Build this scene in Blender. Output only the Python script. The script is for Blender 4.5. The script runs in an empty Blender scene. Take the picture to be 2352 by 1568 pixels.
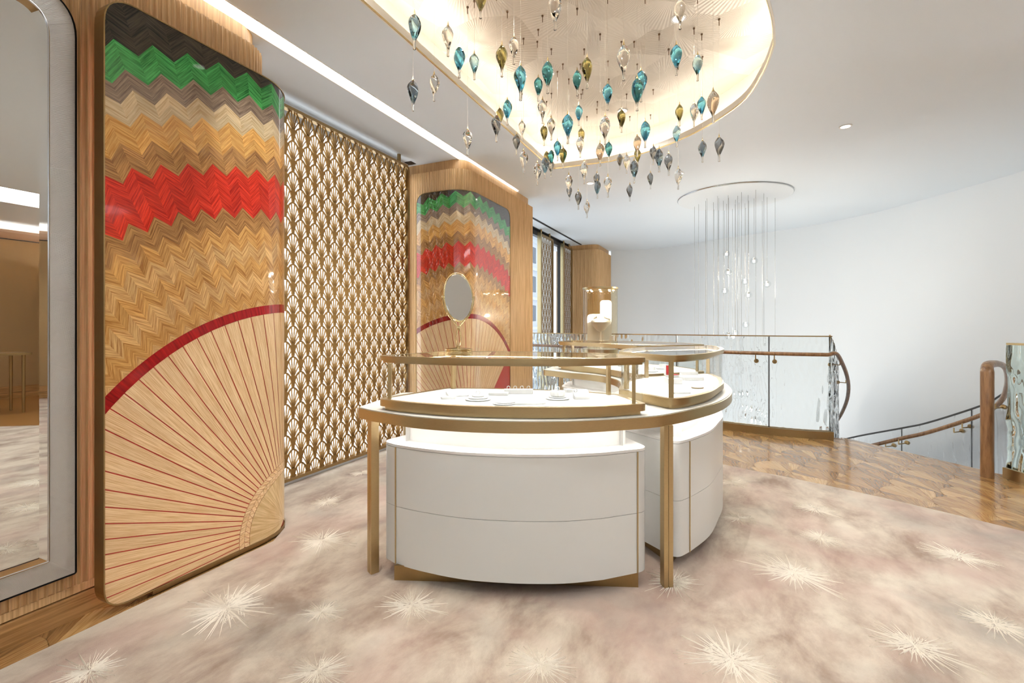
import bpy, bmesh, math, random
from mathutils import Vector, Matrix
random.seed(7)
PI = math.pi
sc = bpy.context.scene
COL = sc.collection

# ------------------------------------------------------------------ camera, world, exposure
YAW = math.radians(24.2)
cam_d = bpy.data.cameras.new('camera')
cam = bpy.data.objects.new('camera', cam_d)
COL.objects.link(cam)
cam.location = (0, 0, 1.2)
cam.rotation_euler = (PI / 2, 0, YAW)
cam_d.lens = 36.0 * 1110.0 / 2352.0
cam_d.sensor_width = 36.0
cam_d.shift_y = -34.0 / 2352.0
cam_d.clip_start = 0.05
sc.camera = cam
sc.view_settings.view_transform = 'Standard'
sc.view_settings.look = 'None'
sc.view_settings.gamma = 1.0
sc.view_settings.use_curve_mapping = False
sc.view_settings.exposure = 0.28
cy = sc.cycles
cy.use_denoising = True
cy.max_bounces = 9
cy.diffuse_bounces = 4
cy.glossy_bounces = 4
cy.transmission_bounces = 7
cy.transparent_max_bounces = 14
cy.caustics_reflective = False
cy.caustics_refractive = False
cy.sample_clamp_indirect = 6.0
cy.use_adaptive_sampling = True
cy.adaptive_threshold = 0.15
cy.use_light_tree = False
w = bpy.data.worlds.new('daylight')
sc.world = w
w.use_nodes = True
w.node_tree.nodes['Background'].inputs[0].default_value = (0.86, 0.93, 1.0, 1)
w.node_tree.nodes['Background'].inputs[1].default_value = 1.6
# strengths of the room's lamps and of those added for fill
WINDOW = 2.1       # daylight through the frosted window film
COFFER = 16.0      # LED strip hidden in the ceiling coffer
SLOT = 3.6         # linear slot in the ceiling
SPOT = 33.0        # each recessed downlight
CASE = 55.0        # strip lights inside the display cases
GLOBE = 8.5       # each lamp of the stair chandelier
COVE = 260.0       # LED strips: right wall soffit, and uplights added on partition and rear wall
UNDER = 34.0       # strip lights below the counter

CEIL = 2.9
F, CX, HY, H = 1110.0, 1176.0, 750.0, 1.2
FW = (-math.sin(YAW), math.cos(YAW)); RT = (math.cos(YAW), math.sin(YAW))
def ray(u, v):
    a = (u - CX) / F
    return (FW[0] + RT[0] * a, FW[1] + RT[1] * a, (HY - v) / F)
def atz(u, v, z):
    q = ray(u, v); k = (z - H) / q[2]
    return (q[0] * k, q[1] * k, z)
def atd(u, v, k):
    q = ray(u, v)
    return (q[0] * k, q[1] * k, H + q[2] * k)
def depth(x, y): return x * FW[0] + y * FW[1]
def upx(x, y): return CX + F * (x * RT[0] + y * RT[1]) / depth(x, y)

# ------------------------------------------------------------------ materials
def lin(c):
    c = c / 255.0
    return c / 12.92 if c <= 0.04045 else ((c + 0.055) / 1.055) ** 2.4
def rgb(r, g, b): return (lin(r), lin(g), lin(b), 1.0)
M = {}
class NT:
    def __init__(s, name):
        s.m = bpy.data.materials.new(name); s.m.use_nodes = True
        s.t = s.m.node_tree; s.n = s.t.nodes; s.n.clear()
        s.out = s.n.new('ShaderNodeOutputMaterial'); M[name] = s.m
    def add(s, ty, **kw):
        nd = s.n.new(ty)
        for k, v in kw.items():
            if k.startswith('i_'):
                key = k[2:]
                nd.inputs[int(key) if key.isdigit() else key.replace('_', ' ')].default_value = v
            else: setattr(nd, k, v)
        return nd
    def link(s, a, b): s.t.links.new(a, b)
    def ramp(s, fac, stops):
        r = s.add('ShaderNodeValToRGB'); e = r.color_ramp.elements
        while len(e) < len(stops): e.new(0.5)
        for k, (p, c) in enumerate(stops): e[k].position = p; e[k].color = c
        s.link(fac, r.inputs[0]); return r
    def surf(s, o): s.link(o, s.out.inputs[0])
def plain(name, col, rough=0.5, metal=0.0, spec=0.5, coat=0.0, bump=None, var=0.0, aniso=None):
    t = NT(name)
    p = t.add('ShaderNodeBsdfPrincipled')
    p.inputs['Base Color'].default_value = col
    p.inputs['Roughness'].default_value = rough
    p.inputs['Metallic'].default_value = metal
    p.inputs['Specular IOR Level'].default_value = spec
    p.inputs['Coat Weight'].default_value = coat
    p.inputs['Coat Roughness'].default_value = 0.05
    if var or bump:
        tc = t.add('ShaderNodeTexCoord')
        mp = t.add('ShaderNodeMapping'); t.link(tc.outputs['Object'], mp.inputs[0])
        sx = bump[2] if bump and len(bump) > 2 else (1, 1, 1)
        mp.inputs['Scale'].default_value = sx
        nz = t.add('ShaderNodeTexNoise'); nz.inputs['Scale'].default_value = bump[0] if bump else 5
        nz.inputs['Detail'].default_value = 4
        t.link(mp.outputs[0], nz.inputs['Vector'])
        if var:
            d = tuple(max(0, x * (1 - var)) for x in col[:3]) + (1,)
            l = tuple(min(1, x * (1 + var)) for x in col[:3]) + (1,)
            r = t.ramp(nz.outputs[0], [(0.3, d), (0.7, l)])
            t.link(r.outputs[0], p.inputs['Base Color'])
        if bump:
            b = t.add('ShaderNodeBump'); b.inputs['Strength'].default_value = bump[1]
            b.inputs['Distance'].default_value = 0.002
            t.link(nz.outputs[0], b.inputs['Height']); t.link(b.outputs[0], p.inputs['Normal'])
    t.surf(p.outputs[0])
    return t.m
def emit(name, col, s):
    t = NT(name); e = t.add('ShaderNodeEmission')
    e.inputs[0].default_value = col; e.inputs[1].default_value = s
    t.surf(e.outputs[0]); return t.m
def pane_glass(name, tint=(1, 1, 1, 1), ior=1.45, refl=1.0):
    t = NT(name)
    tr = t.add('ShaderNodeBsdfTransparent'); tr.inputs[0].default_value = tint
    gl = t.add('ShaderNodeBsdfGlossy'); gl.inputs['Roughness'].default_value = 0.0
    fr = t.add('ShaderNodeFresnel'); fr.inputs[0].default_value = ior
    ge = t.add('ShaderNodeNewGeometry')     # the pane reflects where light enters it; leaving faces let it out
    fr.inputs[0].default_value = ior
    nb = t.add('ShaderNodeMath', operation='SUBTRACT'); nb.inputs[0].default_value = 1.0; t.link(ge.outputs['Backfacing'], nb.inputs[1])
    m0 = t.add('ShaderNodeMath', operation='MULTIPLY'); t.link(fr.outputs[0], m0.inputs[0]); t.link(nb.outputs[0], m0.inputs[1])
    mm = t.add('ShaderNodeMath', operation='MULTIPLY'); t.link(m0.outputs[0], mm.inputs[0]); mm.inputs[1].default_value = refl
    mx = t.add('ShaderNodeMixShader'); t.link(mm.outputs[0], mx.inputs[0])
    t.link(tr.outputs[0], mx.inputs[1]); t.link(gl.outputs[0], mx.inputs[2])
    t.surf(mx.outputs[0]); return t.m
def solid_glass(name, col, rough=0.0, ior=1.45, grad=None, shadow=0.75):
    # refracting glass; lets light through to what lies behind it as clear glass does
    t = NT(name)
    p = t.add('ShaderNodeBsdfPrincipled')
    p.inputs['Base Color'].default_value = col
    p.inputs['Roughness'].default_value = rough
    p.inputs['IOR'].default_value = ior
    p.inputs['Transmission Weight'].default_value = 1.0
    if grad:
        tc = t.add('ShaderNodeTexCoord'); sp = t.add('ShaderNodeSeparateXYZ')
        t.link(tc.outputs['Object'], sp.inputs[0])
        mr = t.add('ShaderNodeMapRange'); mr.inputs[1].default_value = grad[0]; mr.inputs[2].default_value = grad[1]
        t.link(sp.outputs['Z'], mr.inputs[0])
        r = t.ramp(mr.outputs[0], grad[2]); t.link(r.outputs[0], p.inputs['Base Color'])
    t.surf(p.outputs[0]); return t.m
def wood(name, c1, c2, rough=0.4, scale=(1, 1, 1), sc_=6.0, coat=0.0, uv=False, rnd=0.12, spec=0.5, cior=1.5):
    # grain: noise stretched along one axis, each piece a little lighter or darker than the next
    t = NT(name)
    p = t.add('ShaderNodeBsdfPrincipled'); p.inputs['Roughness'].default_value = rough
    p.inputs['Specular IOR Level'].default_value = spec
    p.inputs['Coat Weight'].default_value = coat; p.inputs['Coat Roughness'].default_value = 0.04; p.inputs['Coat IOR'].default_value = cior
    tc = t.add('ShaderNodeTexCoord'); mp = t.add('ShaderNodeMapping')
    t.link(tc.outputs['UV' if uv else 'Object'], mp.inputs[0]); mp.inputs['Scale'].default_value = scale
    oi = t.add('ShaderNodeObjectInfo')
    cmb = t.add('ShaderNodeCombineXYZ'); mu = t.add('ShaderNodeMath', operation='MULTIPLY')
    t.link(oi.outputs['Random'], mu.inputs[0]); mu.inputs[1].default_value = 37.0
    t.link(mu.outputs[0], cmb.inputs[2]); t.link(mu.outputs[0], cmb.inputs[0])
    ad = t.add('ShaderNodeVectorMath', operation='ADD'); t.link(mp.outputs[0], ad.inputs[0]); t.link(cmb.outputs[0], ad.inputs[1])
    nz = t.add('ShaderNodeTexNoise'); nz.inputs['Scale'].default_value = sc_; nz.inputs['Detail'].default_value = 5; nz.inputs['Roughness'].default_value = 0.62
    t.link(ad.outputs[0], nz.inputs['Vector'])
    r = t.ramp(nz.outputs[0], [(0.36, c1), (0.62, c2)])
    hs = t.add('ShaderNodeHueSaturation'); t.link(r.outputs[0], hs.inputs['Color'])
    mr = t.add('ShaderNodeMapRange'); t.link(oi.outputs['Random'], mr.inputs[0])
    mr.inputs[3].default_value = 1 - rnd; mr.inputs[4].default_value = 1 + rnd
    t.link(mr.outputs[0], hs.inputs['Value'])
    t.link(hs.outputs[0], p.inputs['Base Color'])
    t.surf(p.outputs[0]); return t.m

plain('white_paint', rgb(230, 234, 236), 0.6, bump=(90, 0.05))
plain('ceiling_paint', rgb(231, 237, 241), 0.7)
plain('trim_paint', rgb(240, 234, 222), 0.6)
plain('gap_black', rgb(18, 16, 15), 0.7)
plain('brass', rgb(196, 174, 132), 0.34, 1.0, bump=(60, 0.04, (1, 1, 12)), var=0.05)
plain('bronze', rgb(164, 138, 96), 0.4, 1.0, bump=(60, 0.04, (12, 1, 1)), var=0.06)
plain('screen_gold', rgb(150, 116, 66), 0.45, 0.75, var=0.06)
plain('pale_gold', rgb(216, 196, 150), 0.22, 1.0)
plain('lacquer_white', rgb(228, 228, 224), 0.28, 0, 0.5, coat=0.3)
plain('tray_white', rgb(238, 236, 232), 0.5)
plain('leather_cream', rgb(244, 236, 220), 0.45, bump=(160, 0.15))
plain('chrome', rgb(205, 205, 208), 0.15, 1.0)
plain('silver_mirror', rgb(236, 238, 237), 0.0, 1.0)
plain('box_red', rgb(206, 42, 44), 0.5)
plain('steel_dark', rgb(70, 68, 66), 0.4, 0.9)
plain('cable_grey', rgb(150, 148, 144), 0.5, 0.3)
plain('wire_pale', rgb(214, 204, 188), 0.4, 0.4)
plain('screw_bronze', rgb(126, 100, 76), 0.4, 0.8)
plain('wall_fabric', rgb(172, 138, 94), 0.8, bump=(200, 0.2))
plain('soffit_peach', rgb(214, 178, 148), 0.6)
plain('concrete_pale', rgb(205, 208, 212), 0.8, var=0.06)
plain('glass_dark', rgb(60, 72, 86), 0.15)
plain('plinth_black', rgb(28, 25, 22), 0.5)
wood('oak_slat', rgb(188, 146, 96), rgb(222, 184, 134), 0.42, (60, 60, 1.2), 2.2, rnd=0.05)
wood('oak_wall', rgb(182, 138, 88), rgb(212, 170, 118), 0.42, (40, 40, 1.2), 2.2, rnd=0.0)
wood('oak_base', rgb(150, 108, 62), rgb(196, 150, 96), 0.35, (2, 1, 30), 3.0, rnd=0.02)
wood('oak_rail', rgb(120, 84, 52), rgb(164, 122, 80), 0.3, (14, 14, 2), 3.0, rnd=0.02, coat=0.3)
wood('parquet_light', rgb(146, 102, 56), rgb(190, 144, 88), 0.22, (3, 60, 1), 2.4, coat=0.25, uv=True, rnd=0.16)
wood('parquet_mid', rgb(126, 86, 46), rgb(170, 124, 72), 0.22, (3, 60, 1), 2.4, coat=0.25, uv=True, rnd=0.16)
wood('parquet_dark', rgb(116, 80, 46), rgb(158, 116, 72), 0.22, (3, 60, 1), 2.4, coat=0.25, uv=True, rnd=0.1)
wood('parquet_pale', rgb(170, 124, 70), rgb(210, 166, 108), 0.22, (3, 60, 1), 2.4, coat=0.25, uv=True, rnd=0.1)
plain('parquet_base', rgb(150, 104, 54), 0.3)
VEN = {'black': ((10, 8, 7), (70, 62, 50)), 'green': ((0, 98, 38), (78, 176, 92)), 'grey': ((98, 76, 62), (168, 146, 124)),
       'pale': ((186, 152, 108), (226, 204, 164)), 'gold': ((184, 122, 52), (232, 180, 104)), 'brown': ((120, 76, 36), (192, 140, 82)),
       'red': ((158, 14, 6), (222, 58, 34)), 'ochre': ((158, 102, 46), (220, 168, 98)), 'tan': ((168, 114, 60), (228, 184, 122)),
       'slat': ((204, 154, 102), (246, 214, 168)), 'core': ((196, 158, 106), (228, 198, 148)), 'arc': ((120, 4, 8), (168, 22, 22))}
for sfx, ci, cw in (('', 1.5, 0.4), ('_gloss', 1.75, 1.0)):     # second panel: same lacquer, coat raised so the window glare shows more
    for k, (a, b) in VEN.items():
        if k == 'slat': wood('veneer_slat' + sfx, rgb(*a), rgb(*b), 0.3, (5, 130, 1), 1.6, coat=cw, spec=0.2, uv=True, rnd=0.05, cior=ci)
        elif k == 'core': wood('veneer_core' + sfx, rgb(*a), rgb(*b), 0.3, (1, 16, 1), 1.6, coat=cw, spec=0.2, uv=True, rnd=0.0, cior=ci)
        else: wood('veneer_' + k + sfx, rgb(*a), rgb(*b), 0.3, (6, 130, 1), 1.0, coat=cw, spec=0.2, uv=True, rnd=0.14, cior=ci)
plain('inlay_red', rgb(176, 34, 14), 0.35, coat=0.4)
pane_glass('clear_pane', (0.985, 0.99, 0.985, 1))
pane_glass('bronze_pane', (0.985, 0.955, 0.88, 1), 1.5)
pane_glass('window_pane', (0.96, 0.98, 1, 1))
t = NT('film_grey'); a_ = t.add('ShaderNodeBsdfTranslucent'); a_.inputs[0].default_value = rgb(236, 236, 230)
b_ = t.add('ShaderNodeBsdfDiffuse'); b_.inputs[0].default_value = rgb(236, 236, 230)
m_ = t.add('ShaderNodeMixShader'); m_.inputs[0].default_value = 0.4; t.link(a_.outputs[0], m_.inputs[1]); t.link(b_.outputs[0], m_.inputs[2]); t.surf(m_.outputs[0])
t = NT('glass_ripple'); p = t.add('ShaderNodeBsdfPrincipled'); p.inputs['Base Color'].default_value = (0.96, 0.98, 0.975, 1); p.inputs['Roughness'].default_value = 0; p.inputs['IOR'].default_value = 1.42; p.inputs['Transmission Weight'].default_value = 1
a_ = t.add('ShaderNodeBsdfTransparent'); m_ = t.add('ShaderNodeMixShader'); m_.inputs[0].default_value = 0.3; t.link(a_.outputs[0], m_.inputs[1]); t.link(p.outputs[0], m_.inputs[2]); t.surf(m_.outputs[0])
emit('window_film', (0.93, 0.96, 1.0, 1), WINDOW)
emit('coffer_led', (1.0, 0.97, 0.90, 1), COFFER)
emit('slot_led', (0.95, 0.98, 1.0, 1), SLOT)
emit('case_led', (1.0, 0.98, 0.95, 1), CASE)
emit('cove_led', (0.88, 0.95, 1.0, 1), COVE)
emit('panel_led', (1.0, 0.90, 0.72, 1), 7.0)
emit('under_led', (1.0, 0.97, 0.92, 1), UNDER)
emit('lamp_glow', (1.0, 0.93, 0.82, 1), 14.0)
emit('downlight_glow', (1.0, 0.95, 0.86, 1), 8.0)
solid_glass('glass_clear', (0.97, 0.97, 0.96, 1))
pane_glass('glass_globe', (0.93, 0.94, 0.94, 1), 1.5, 1.4)
solid_glass('glass_wave', (0.95, 0.975, 0.97, 1), ior=1.42)
solid_glass('glass_thick', (0.80, 0.91, 0.86, 1), ior=1.45)
for nm, a, b in (('blue', (128, 208, 228), (6, 134, 204)), ('teal', (96, 170, 176), (30, 112, 124)), ('sky', (200, 230, 236), (40, 166, 220)),
                 ('olive', (176, 164, 104), (120, 118, 62)), ('smoke', (164, 166, 168), (112, 118, 124)), ('slate', (150, 158, 164), (70, 126, 158)),
                 ('amber', (226, 208, 184), (214, 190, 166)), ('clear', (244, 243, 240), (238, 238, 236))):
    solid_glass('drop_' + nm, rgb(*a), grad=(0.0, 0.16, [(0.0, rgb(238, 238, 236)), (0.24, rgb(238, 238, 236)), (0.32, rgb(*b)), (0.72, rgb(*a))]), ior=1.4)

for k in ('lamp_glow', 'downlight_glow'): M[k].cycles.emission_sampling = 'NONE'   # their light comes from the lamp beside them

# rug: mottled wool
t = NT('rug_wool')
p = t.add('ShaderNodeBsdfPrincipled'); p.inputs['Roughness'].default_value = 0.95; p.inputs['Specular IOR Level'].default_value = 0.1
p.inputs['Sheen Weight'].default_value = 0.25
tc = t.add('ShaderNodeTexCoord')
mp = t.add('ShaderNodeMapping'); mp.inputs['Scale'].default_value = (1.6, 0.9, 1); mp.inputs['Rotation'].default_value = (0, 0, 0.5)
t.link(tc.outputs['Object'], mp.inputs[0])
n1 = t.add('ShaderNodeTexNoise'); n1.inputs['Scale'].default_value = 2.6; n1.inputs['Detail'].default_value = 9; n1.inputs['Roughness'].default_value = 0.66; n1.inputs['Distortion'].default_value = 0.25
t.link(mp.outputs[0], n1.inputs['Vector'])
r1 = t.ramp(n1.outputs[0], [(0.32, rgb(150, 124, 104)), (0.44, rgb(180, 158, 138)), (0.56, rgb(206, 188, 166)), (0.68, rgb(218, 203, 181))])
n2 = t.add('ShaderNodeTexNoise'); n2.inputs['Scale'].default_value = 1.3; n2.inputs['Detail'].default_value = 5; n2.inputs['Distortion'].default_value = 1.0
m2 = t.add('ShaderNodeMapping'); m2.inputs['Location'].default_value = (4.2, 9.1, 0); t.link(tc.outputs['Object'], m2.inputs[0]); t.link(m2.outputs[0], n2.inputs['Vector'])
r2 = t.ramp(n2.outputs[0], [(0.46, (0, 0, 0, 1)), (0.68, (0.6, 0.6, 0.6, 1))])
mx = t.add('ShaderNodeMix', data_type='RGBA'); t.link(r2.outputs[0], mx.inputs[0]); t.link(r1.outputs[0], mx.inputs[6]); mx.inputs[7].default_value = rgb(192, 158, 142)
n4 = t.add('ShaderNodeTexNoise'); n4.inputs['Scale'].default_value = 1.7; n4.inputs['Detail'].default_value = 5
m4 = t.add('ShaderNodeMapping'); m4.inputs['Location'].default_value = (14.2, 3.1, 0); t.link(tc.outputs['Object'], m4.inputs[0]); t.link(m4.outputs[0], n4.inputs['Vector'])
r4 = t.ramp(n4.outputs[0], [(0.54, (0, 0, 0, 1)), (0.72, (0.55, 0.55, 0.55, 1))])
mx4 = t.add('ShaderNodeMix', data_type='RGBA'); t.link(r4.outputs[0], mx4.inputs[0]); t.link(mx.outputs[2], mx4.inputs[6]); mx4.inputs[7].default_value = rgb(138, 133, 122)
n3 = t.add('ShaderNodeTexNoise'); n3.inputs['Scale'].default_value = 420; n3.inputs['Detail'].default_value = 2
t.link(tc.outputs['Object'], n3.inputs['Vector'])
b = t.add('ShaderNodeBump'); b.inputs['Strength'].default_value = 0.5; b.inputs['Distance'].default_value = 0.004
t.link(n3.outputs[0], b.inputs['Height']); t.link(b.outputs[0], p.inputs['Normal'])
t.link(mx4.outputs[2], p.inputs['Base Color']); t.surf(p.outputs[0])
plain('rug_burst', rgb(234, 222, 204), 0.95, 0, 0.1)

# coffer dome: pearly fans of scratched lines
t = NT('dome_pearl')
p = t.add('ShaderNodeBsdfPrincipled'); p.inputs['Roughness'].default_value = 0.38; p.inputs['Metallic'].default_value = 0.25
tc = t.add('ShaderNodeTexCoord')
vo = t.add('ShaderNodeTexVoronoi'); vo.inputs['Scale'].default_value = 3.2; vo.voronoi_dimensions = '2D'; vo.inputs['Randomness'].default_value = 1.0
t.link(tc.outputs['Object'], vo.inputs['Vector'])
mpv = t.add('ShaderNodeVectorMath', operation='SUBTRACT'); t.link(tc.outputs['Object'], mpv.inputs[0])
of = t.add('ShaderNodeVectorMath', operation='MULTIPLY_ADD'); t.link(vo.outputs['Color'], of.inputs[0]); of.inputs[1].default_value = (0.36, 0.36, 0); 
sb = t.add('ShaderNodeVectorMath', operation='SUBTRACT'); t.link(vo.outputs['Position'], sb.inputs[0]); sb.inputs[1].default_value = (0.18, 0.18, 0)
t.link(sb.outputs[0], of.inputs[2]); t.link(of.outputs[0], mpv.inputs[1])
sp = t.add('ShaderNodeSeparateXYZ'); t.link(mpv.outputs[0], sp.inputs[0])
at = t.add('ShaderNodeMath', operation='ARCTAN2'); t.link(sp.outputs[1], at.inputs[0]); t.link(sp.outputs[0], at.inputs[1])
ml = t.add('ShaderNodeMath', operation='MULTIPLY'); t.link(at.outputs[0], ml.inputs[0]); ml.inputs[1].default_value = 84.0
sn = t.add('ShaderNodeMath', operation='SINE'); t.link(ml.outputs[0], sn.inputs[0])
bp = t.add('ShaderNodeBump'); bp.inputs['Strength'].default_value = 0.16; bp.inputs['Distance'].default_value = 0.003
t.link(sn.outputs[0], bp.inputs['Height']); t.link(bp.outputs[0], p.inputs['Normal'])
sv = t.add('ShaderNodeSeparateColor'); t.link(vo.outputs['Color'], sv.inputs[0])
rv = t.ramp(sv.outputs[0], [(0.0, rgb(192, 178, 160)), (1.0, rgb(216, 204, 188))])
t.link(rv.outputs[0], p.inputs['Base Color']); t.surf(p.outputs[0])

# ribbed crystal frame of the wall mirror
t = NT('ribbed_crystal')
p = t.add('ShaderNodeBsdfPrincipled'); p.inputs['Base Color'].default_value = rgb(226, 222, 216)
p.inputs['Roughness'].default_value = 0.25; p.inputs['Metallic'].default_value = 0.25
uv = t.add('ShaderNodeTexCoord'); wv = t.add('ShaderNodeTexWave'); wv.bands_direction = 'X'; wv.inputs['Scale'].default_value = 95
t.link(uv.outputs['UV'], wv.inputs['Vector'])
bp = t.add('ShaderNodeBump'); bp.inputs['Strength'].default_value = 0.6; bp.inputs['Distance'].default_value = 0.003
t.link(wv.outputs[1], bp.inputs['Height']); t.link(bp.outputs[0], p.inputs['Normal']); t.surf(p.outputs[0])

# ------------------------------------------------------------------ mesh helpers
class MB:
    def __init__(s): s.v = []; s.f = []; s.uv = []; s.mi = []; s.cur = 0
    def quadface(s, pts, uvs=None):
        n = len(s.v); s.v += [tuple(q) for q in pts]; s.f.append(tuple(range(n, n + len(pts)))); s.uv.append(uvs); s.mi.append(s.cur)
    def faces(s, verts, faces):
        n = len(s.v); s.v += [tuple(q) for q in verts]
        for f in faces: s.f.append(tuple(i + n for i in f)); s.uv.append(None); s.mi.append(s.cur)
    def box(s, x0, x1, y0, y1, z0, z1):
        s.faces([(x0, y0, z0), (x1, y0, z0), (x1, y1, z0), (x0, y1, z0), (x0, y0, z1), (x1, y0, z1), (x1, y1, z1), (x0, y1, z1)],
                [(0, 3, 2, 1), (4, 5, 6, 7), (0, 1, 5, 4), (1, 2, 6, 5), (2, 3, 7, 6), (3, 0, 4, 7)])
    def obox(s, c, ax, ay, hx, hy, z0, z1):
        # box with horizontal axes ax, ay about c
        P = [(c[0] + ax[0] * a * hx + ay[0] * b * hy, c[1] + ax[1] * a * hx + ay[1] * b * hy) for a, b in ((-1, -1), (1, -1), (1, 1), (-1, 1))]
        s.prism(P, z0, z1)
    def prism(s, out, z0, z1, top=True, bot=True):
        n = len(out)
        vs = [(p[0], p[1], z0) for p in out] + [(p[0], p[1], z1) for p in out]
        fs = [(i, (i + 1) % n, n + (i + 1) % n, n + i) for i in range(n)]
        if top: fs.append(tuple(range(n, 2 * n)))
        if bot: fs.append(tuple(reversed(range(n))))
        s.faces(vs, fs)
    def ring(s, A, B, z0, z1):
        # A outer, B inner, same count
        n = len(A)
        vs = [(p[0], p[1], z) for z in (z0, z1) for q in (A, B) for p in q]
        a0, b0, a1, b1 = 0, n, 2 * n, 3 * n
        fs = []
        for i in range(n):
            j = (i + 1) % n
            fs += [(a0 + i, a0 + j, a1 + j, a1 + i), (b0 + j, b0 + i, b1 + i, b1 + j), (a1 + i, a1 + j, b1 + j, b1 + i), (a0 + j, a0 + i, b0 + i, b0 + j)]
        s.faces(vs, fs)
    def band(s, A, B, z):
        # flat ribbon between two closed outlines
        n = len(A)
        s.faces([(p[0], p[1], z) for q in (A, B) for p in q], [(i, (i + 1) % n, n + (i + 1) % n, n + i) for i in range(n)])
    def strip(s, A, B, z0, z1):
        # open thick wall between polylines A (outer) and B (inner)
        n = len(A)
        vs = [(p[0], p[1], z) for z in (z0, z1) for q in (A, B) for p in q]
        a0, b0, a1, b1 = 0, n, 2 * n, 3 * n
        fs = [(a0, a1, b1, b0), (a0 + n - 1, b0 + n - 1, b1 + n - 1, a1 + n - 1)]
        for i in range(n - 1):
            j = i + 1
            fs += [(a0 + i, a0 + j, a1 + j, a1 + i), (b0 + j, b0 + i, b1 + i, b1 + j), (a1 + i, a1 + j, b1 + j, b1 + i), (a0 + j, a0 + i, b0 + i, b0 + j)]
        s.faces(vs, fs)
    def tube(s, path, r, n=8, closed=False, rx=None):
        path = [Vector(q) for q in path]; m = len(path)
        rs = r if isinstance(r, (list, tuple)) else [r] * m
        up = Vector((0, 0, 1)); vs = []; fs = []
        prev = None
        for i, q in enumerate(path):
            if closed: d = path[(i + 1) % m] - path[i - 1]
            else: d = path[min(i + 1, m - 1)] - path[max(i - 1, 0)]
            d.normalize()
            if prev is None:
                a = d.cross(up)
                if a.length < 1e-3: a = Vector((1, 0, 0))
            else: a = prev - d * prev.dot(d)
            a.normalize(); b = d.cross(a); prev = a
            for k in range(n):
                g = 2 * PI * k / n
                vs.append(q + a * math.cos(g) * rs[i] + b * math.sin(g) * (rs[i] * (rx or 1)))
        for i in range(m if closed else m - 1):
            j = (i + 1) % m
            for k in range(n):
                l = (k + 1) % n
                fs.append((i * n + k, i * n + l, j * n + l, j * n + k))
        if not closed: fs += [tuple(reversed(range(n))), tuple(range((m - 1) * n, m * n))]
        s.faces(vs, fs)
    def lathe(s, prof, n=24, c=(0, 0, 0), sx=1.0, sy=1.0, tw=None):
        vs = []; fs = []
        for i, (r, z) in enumerate(prof):
            for k in range(n):
                g = 2 * PI * k / n
                rr = r * (tw(g, i / (len(prof) - 1)) if tw else 1)
                vs.append((c[0] + rr * math.cos(g) * sx, c[1] + rr * math.sin(g) * sy, c[2] + z))
        for i in range(len(prof) - 1):
            for k in range(n):
                l = (k + 1) % n
                fs.append((i * n + k, i * n + l, (i + 1) * n + l, (i + 1) * n + k))
        if prof[0][0] > 1e-5: fs.append(tuple(reversed(range(n))))
        if prof[-1][0] > 1e-5: fs.append(tuple(range((len(prof) - 1) * n, len(prof) * n)))
        s.faces(vs, fs)
    def mesh(s, name, mats, org=(0, 0, 0), smooth=30):
        me = bpy.data.meshes.new(name)
        me.from_pydata([(v[0] - org[0], v[1] - org[1], v[2] - org[2]) for v in s.v], [], s.f)
        for m in (mats if isinstance(mats, (list, tuple)) else [mats]): me.materials.append(M[m])
        if any(s.mi): me.polygons.foreach_set('material_index', s.mi)
        if any(u is not None for u in s.uv):
            ul = me.uv_layers.new(name='UVMap')
            for poly, u in zip(me.polygons, s.uv):
                if u:
                    for li, q in zip(poly.loop_indices, u): ul.data[li].uv = q
        if smooth:
            me.polygons.foreach_set('use_smooth', [True] * len(me.polygons))
            me.update(); me.set_sharp_from_angle(angle=math.radians(smooth))
        if len(s.f) < 60000:
            bm = bmesh.new(); bm.from_mesh(me); bmesh.ops.recalc_face_normals(bm, faces=bm.faces); bm.to_mesh(me); bm.free()
        me.update()
        return me
ORG = {}
def link(name, me, parent=None, loc=None):
    o = bpy.data.objects.new(name, me); COL.objects.link(o)
    if parent is not None:
        o.parent = parent; ORG[o.name] = ORG[parent.name]
    else:
        o.location = loc or (0, 0, 0); ORG[o.name] = tuple(loc or (0, 0, 0))
    return o
def part(mb, name, mats, parent, smooth=30, label=None):
    o = link(name, mb.mesh(name, mats, ORG[parent.name], smooth), parent)
    if label: o['label'] = label
    return o
def tag(o, label=None, cat=None, group=None, kind=None):
    if label: o['label'] = label
    if cat: o['category'] = cat
    if group: o['group'] = group
    if kind: o['kind'] = kind
    return o
def thing(name, label, cat, loc, group=None):
    o = link(name, None, None, loc); o.empty_display_size = 0.1
    return tag(o, label, cat, group)
def solo(mb, name, mats, label, cat, loc, group=None, smooth=30):
    return tag(link(name, mb.mesh(name, mats, loc, smooth), None, loc), label, cat, group)
def struct(mb, name, mats, loc=(0, 0, 0), smooth=30, label=None):
    o = link(name, mb.mesh(name, mats, loc, smooth), None, loc); o['kind'] = 'structure'
    if label: o['label'] = label
    return o

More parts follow.
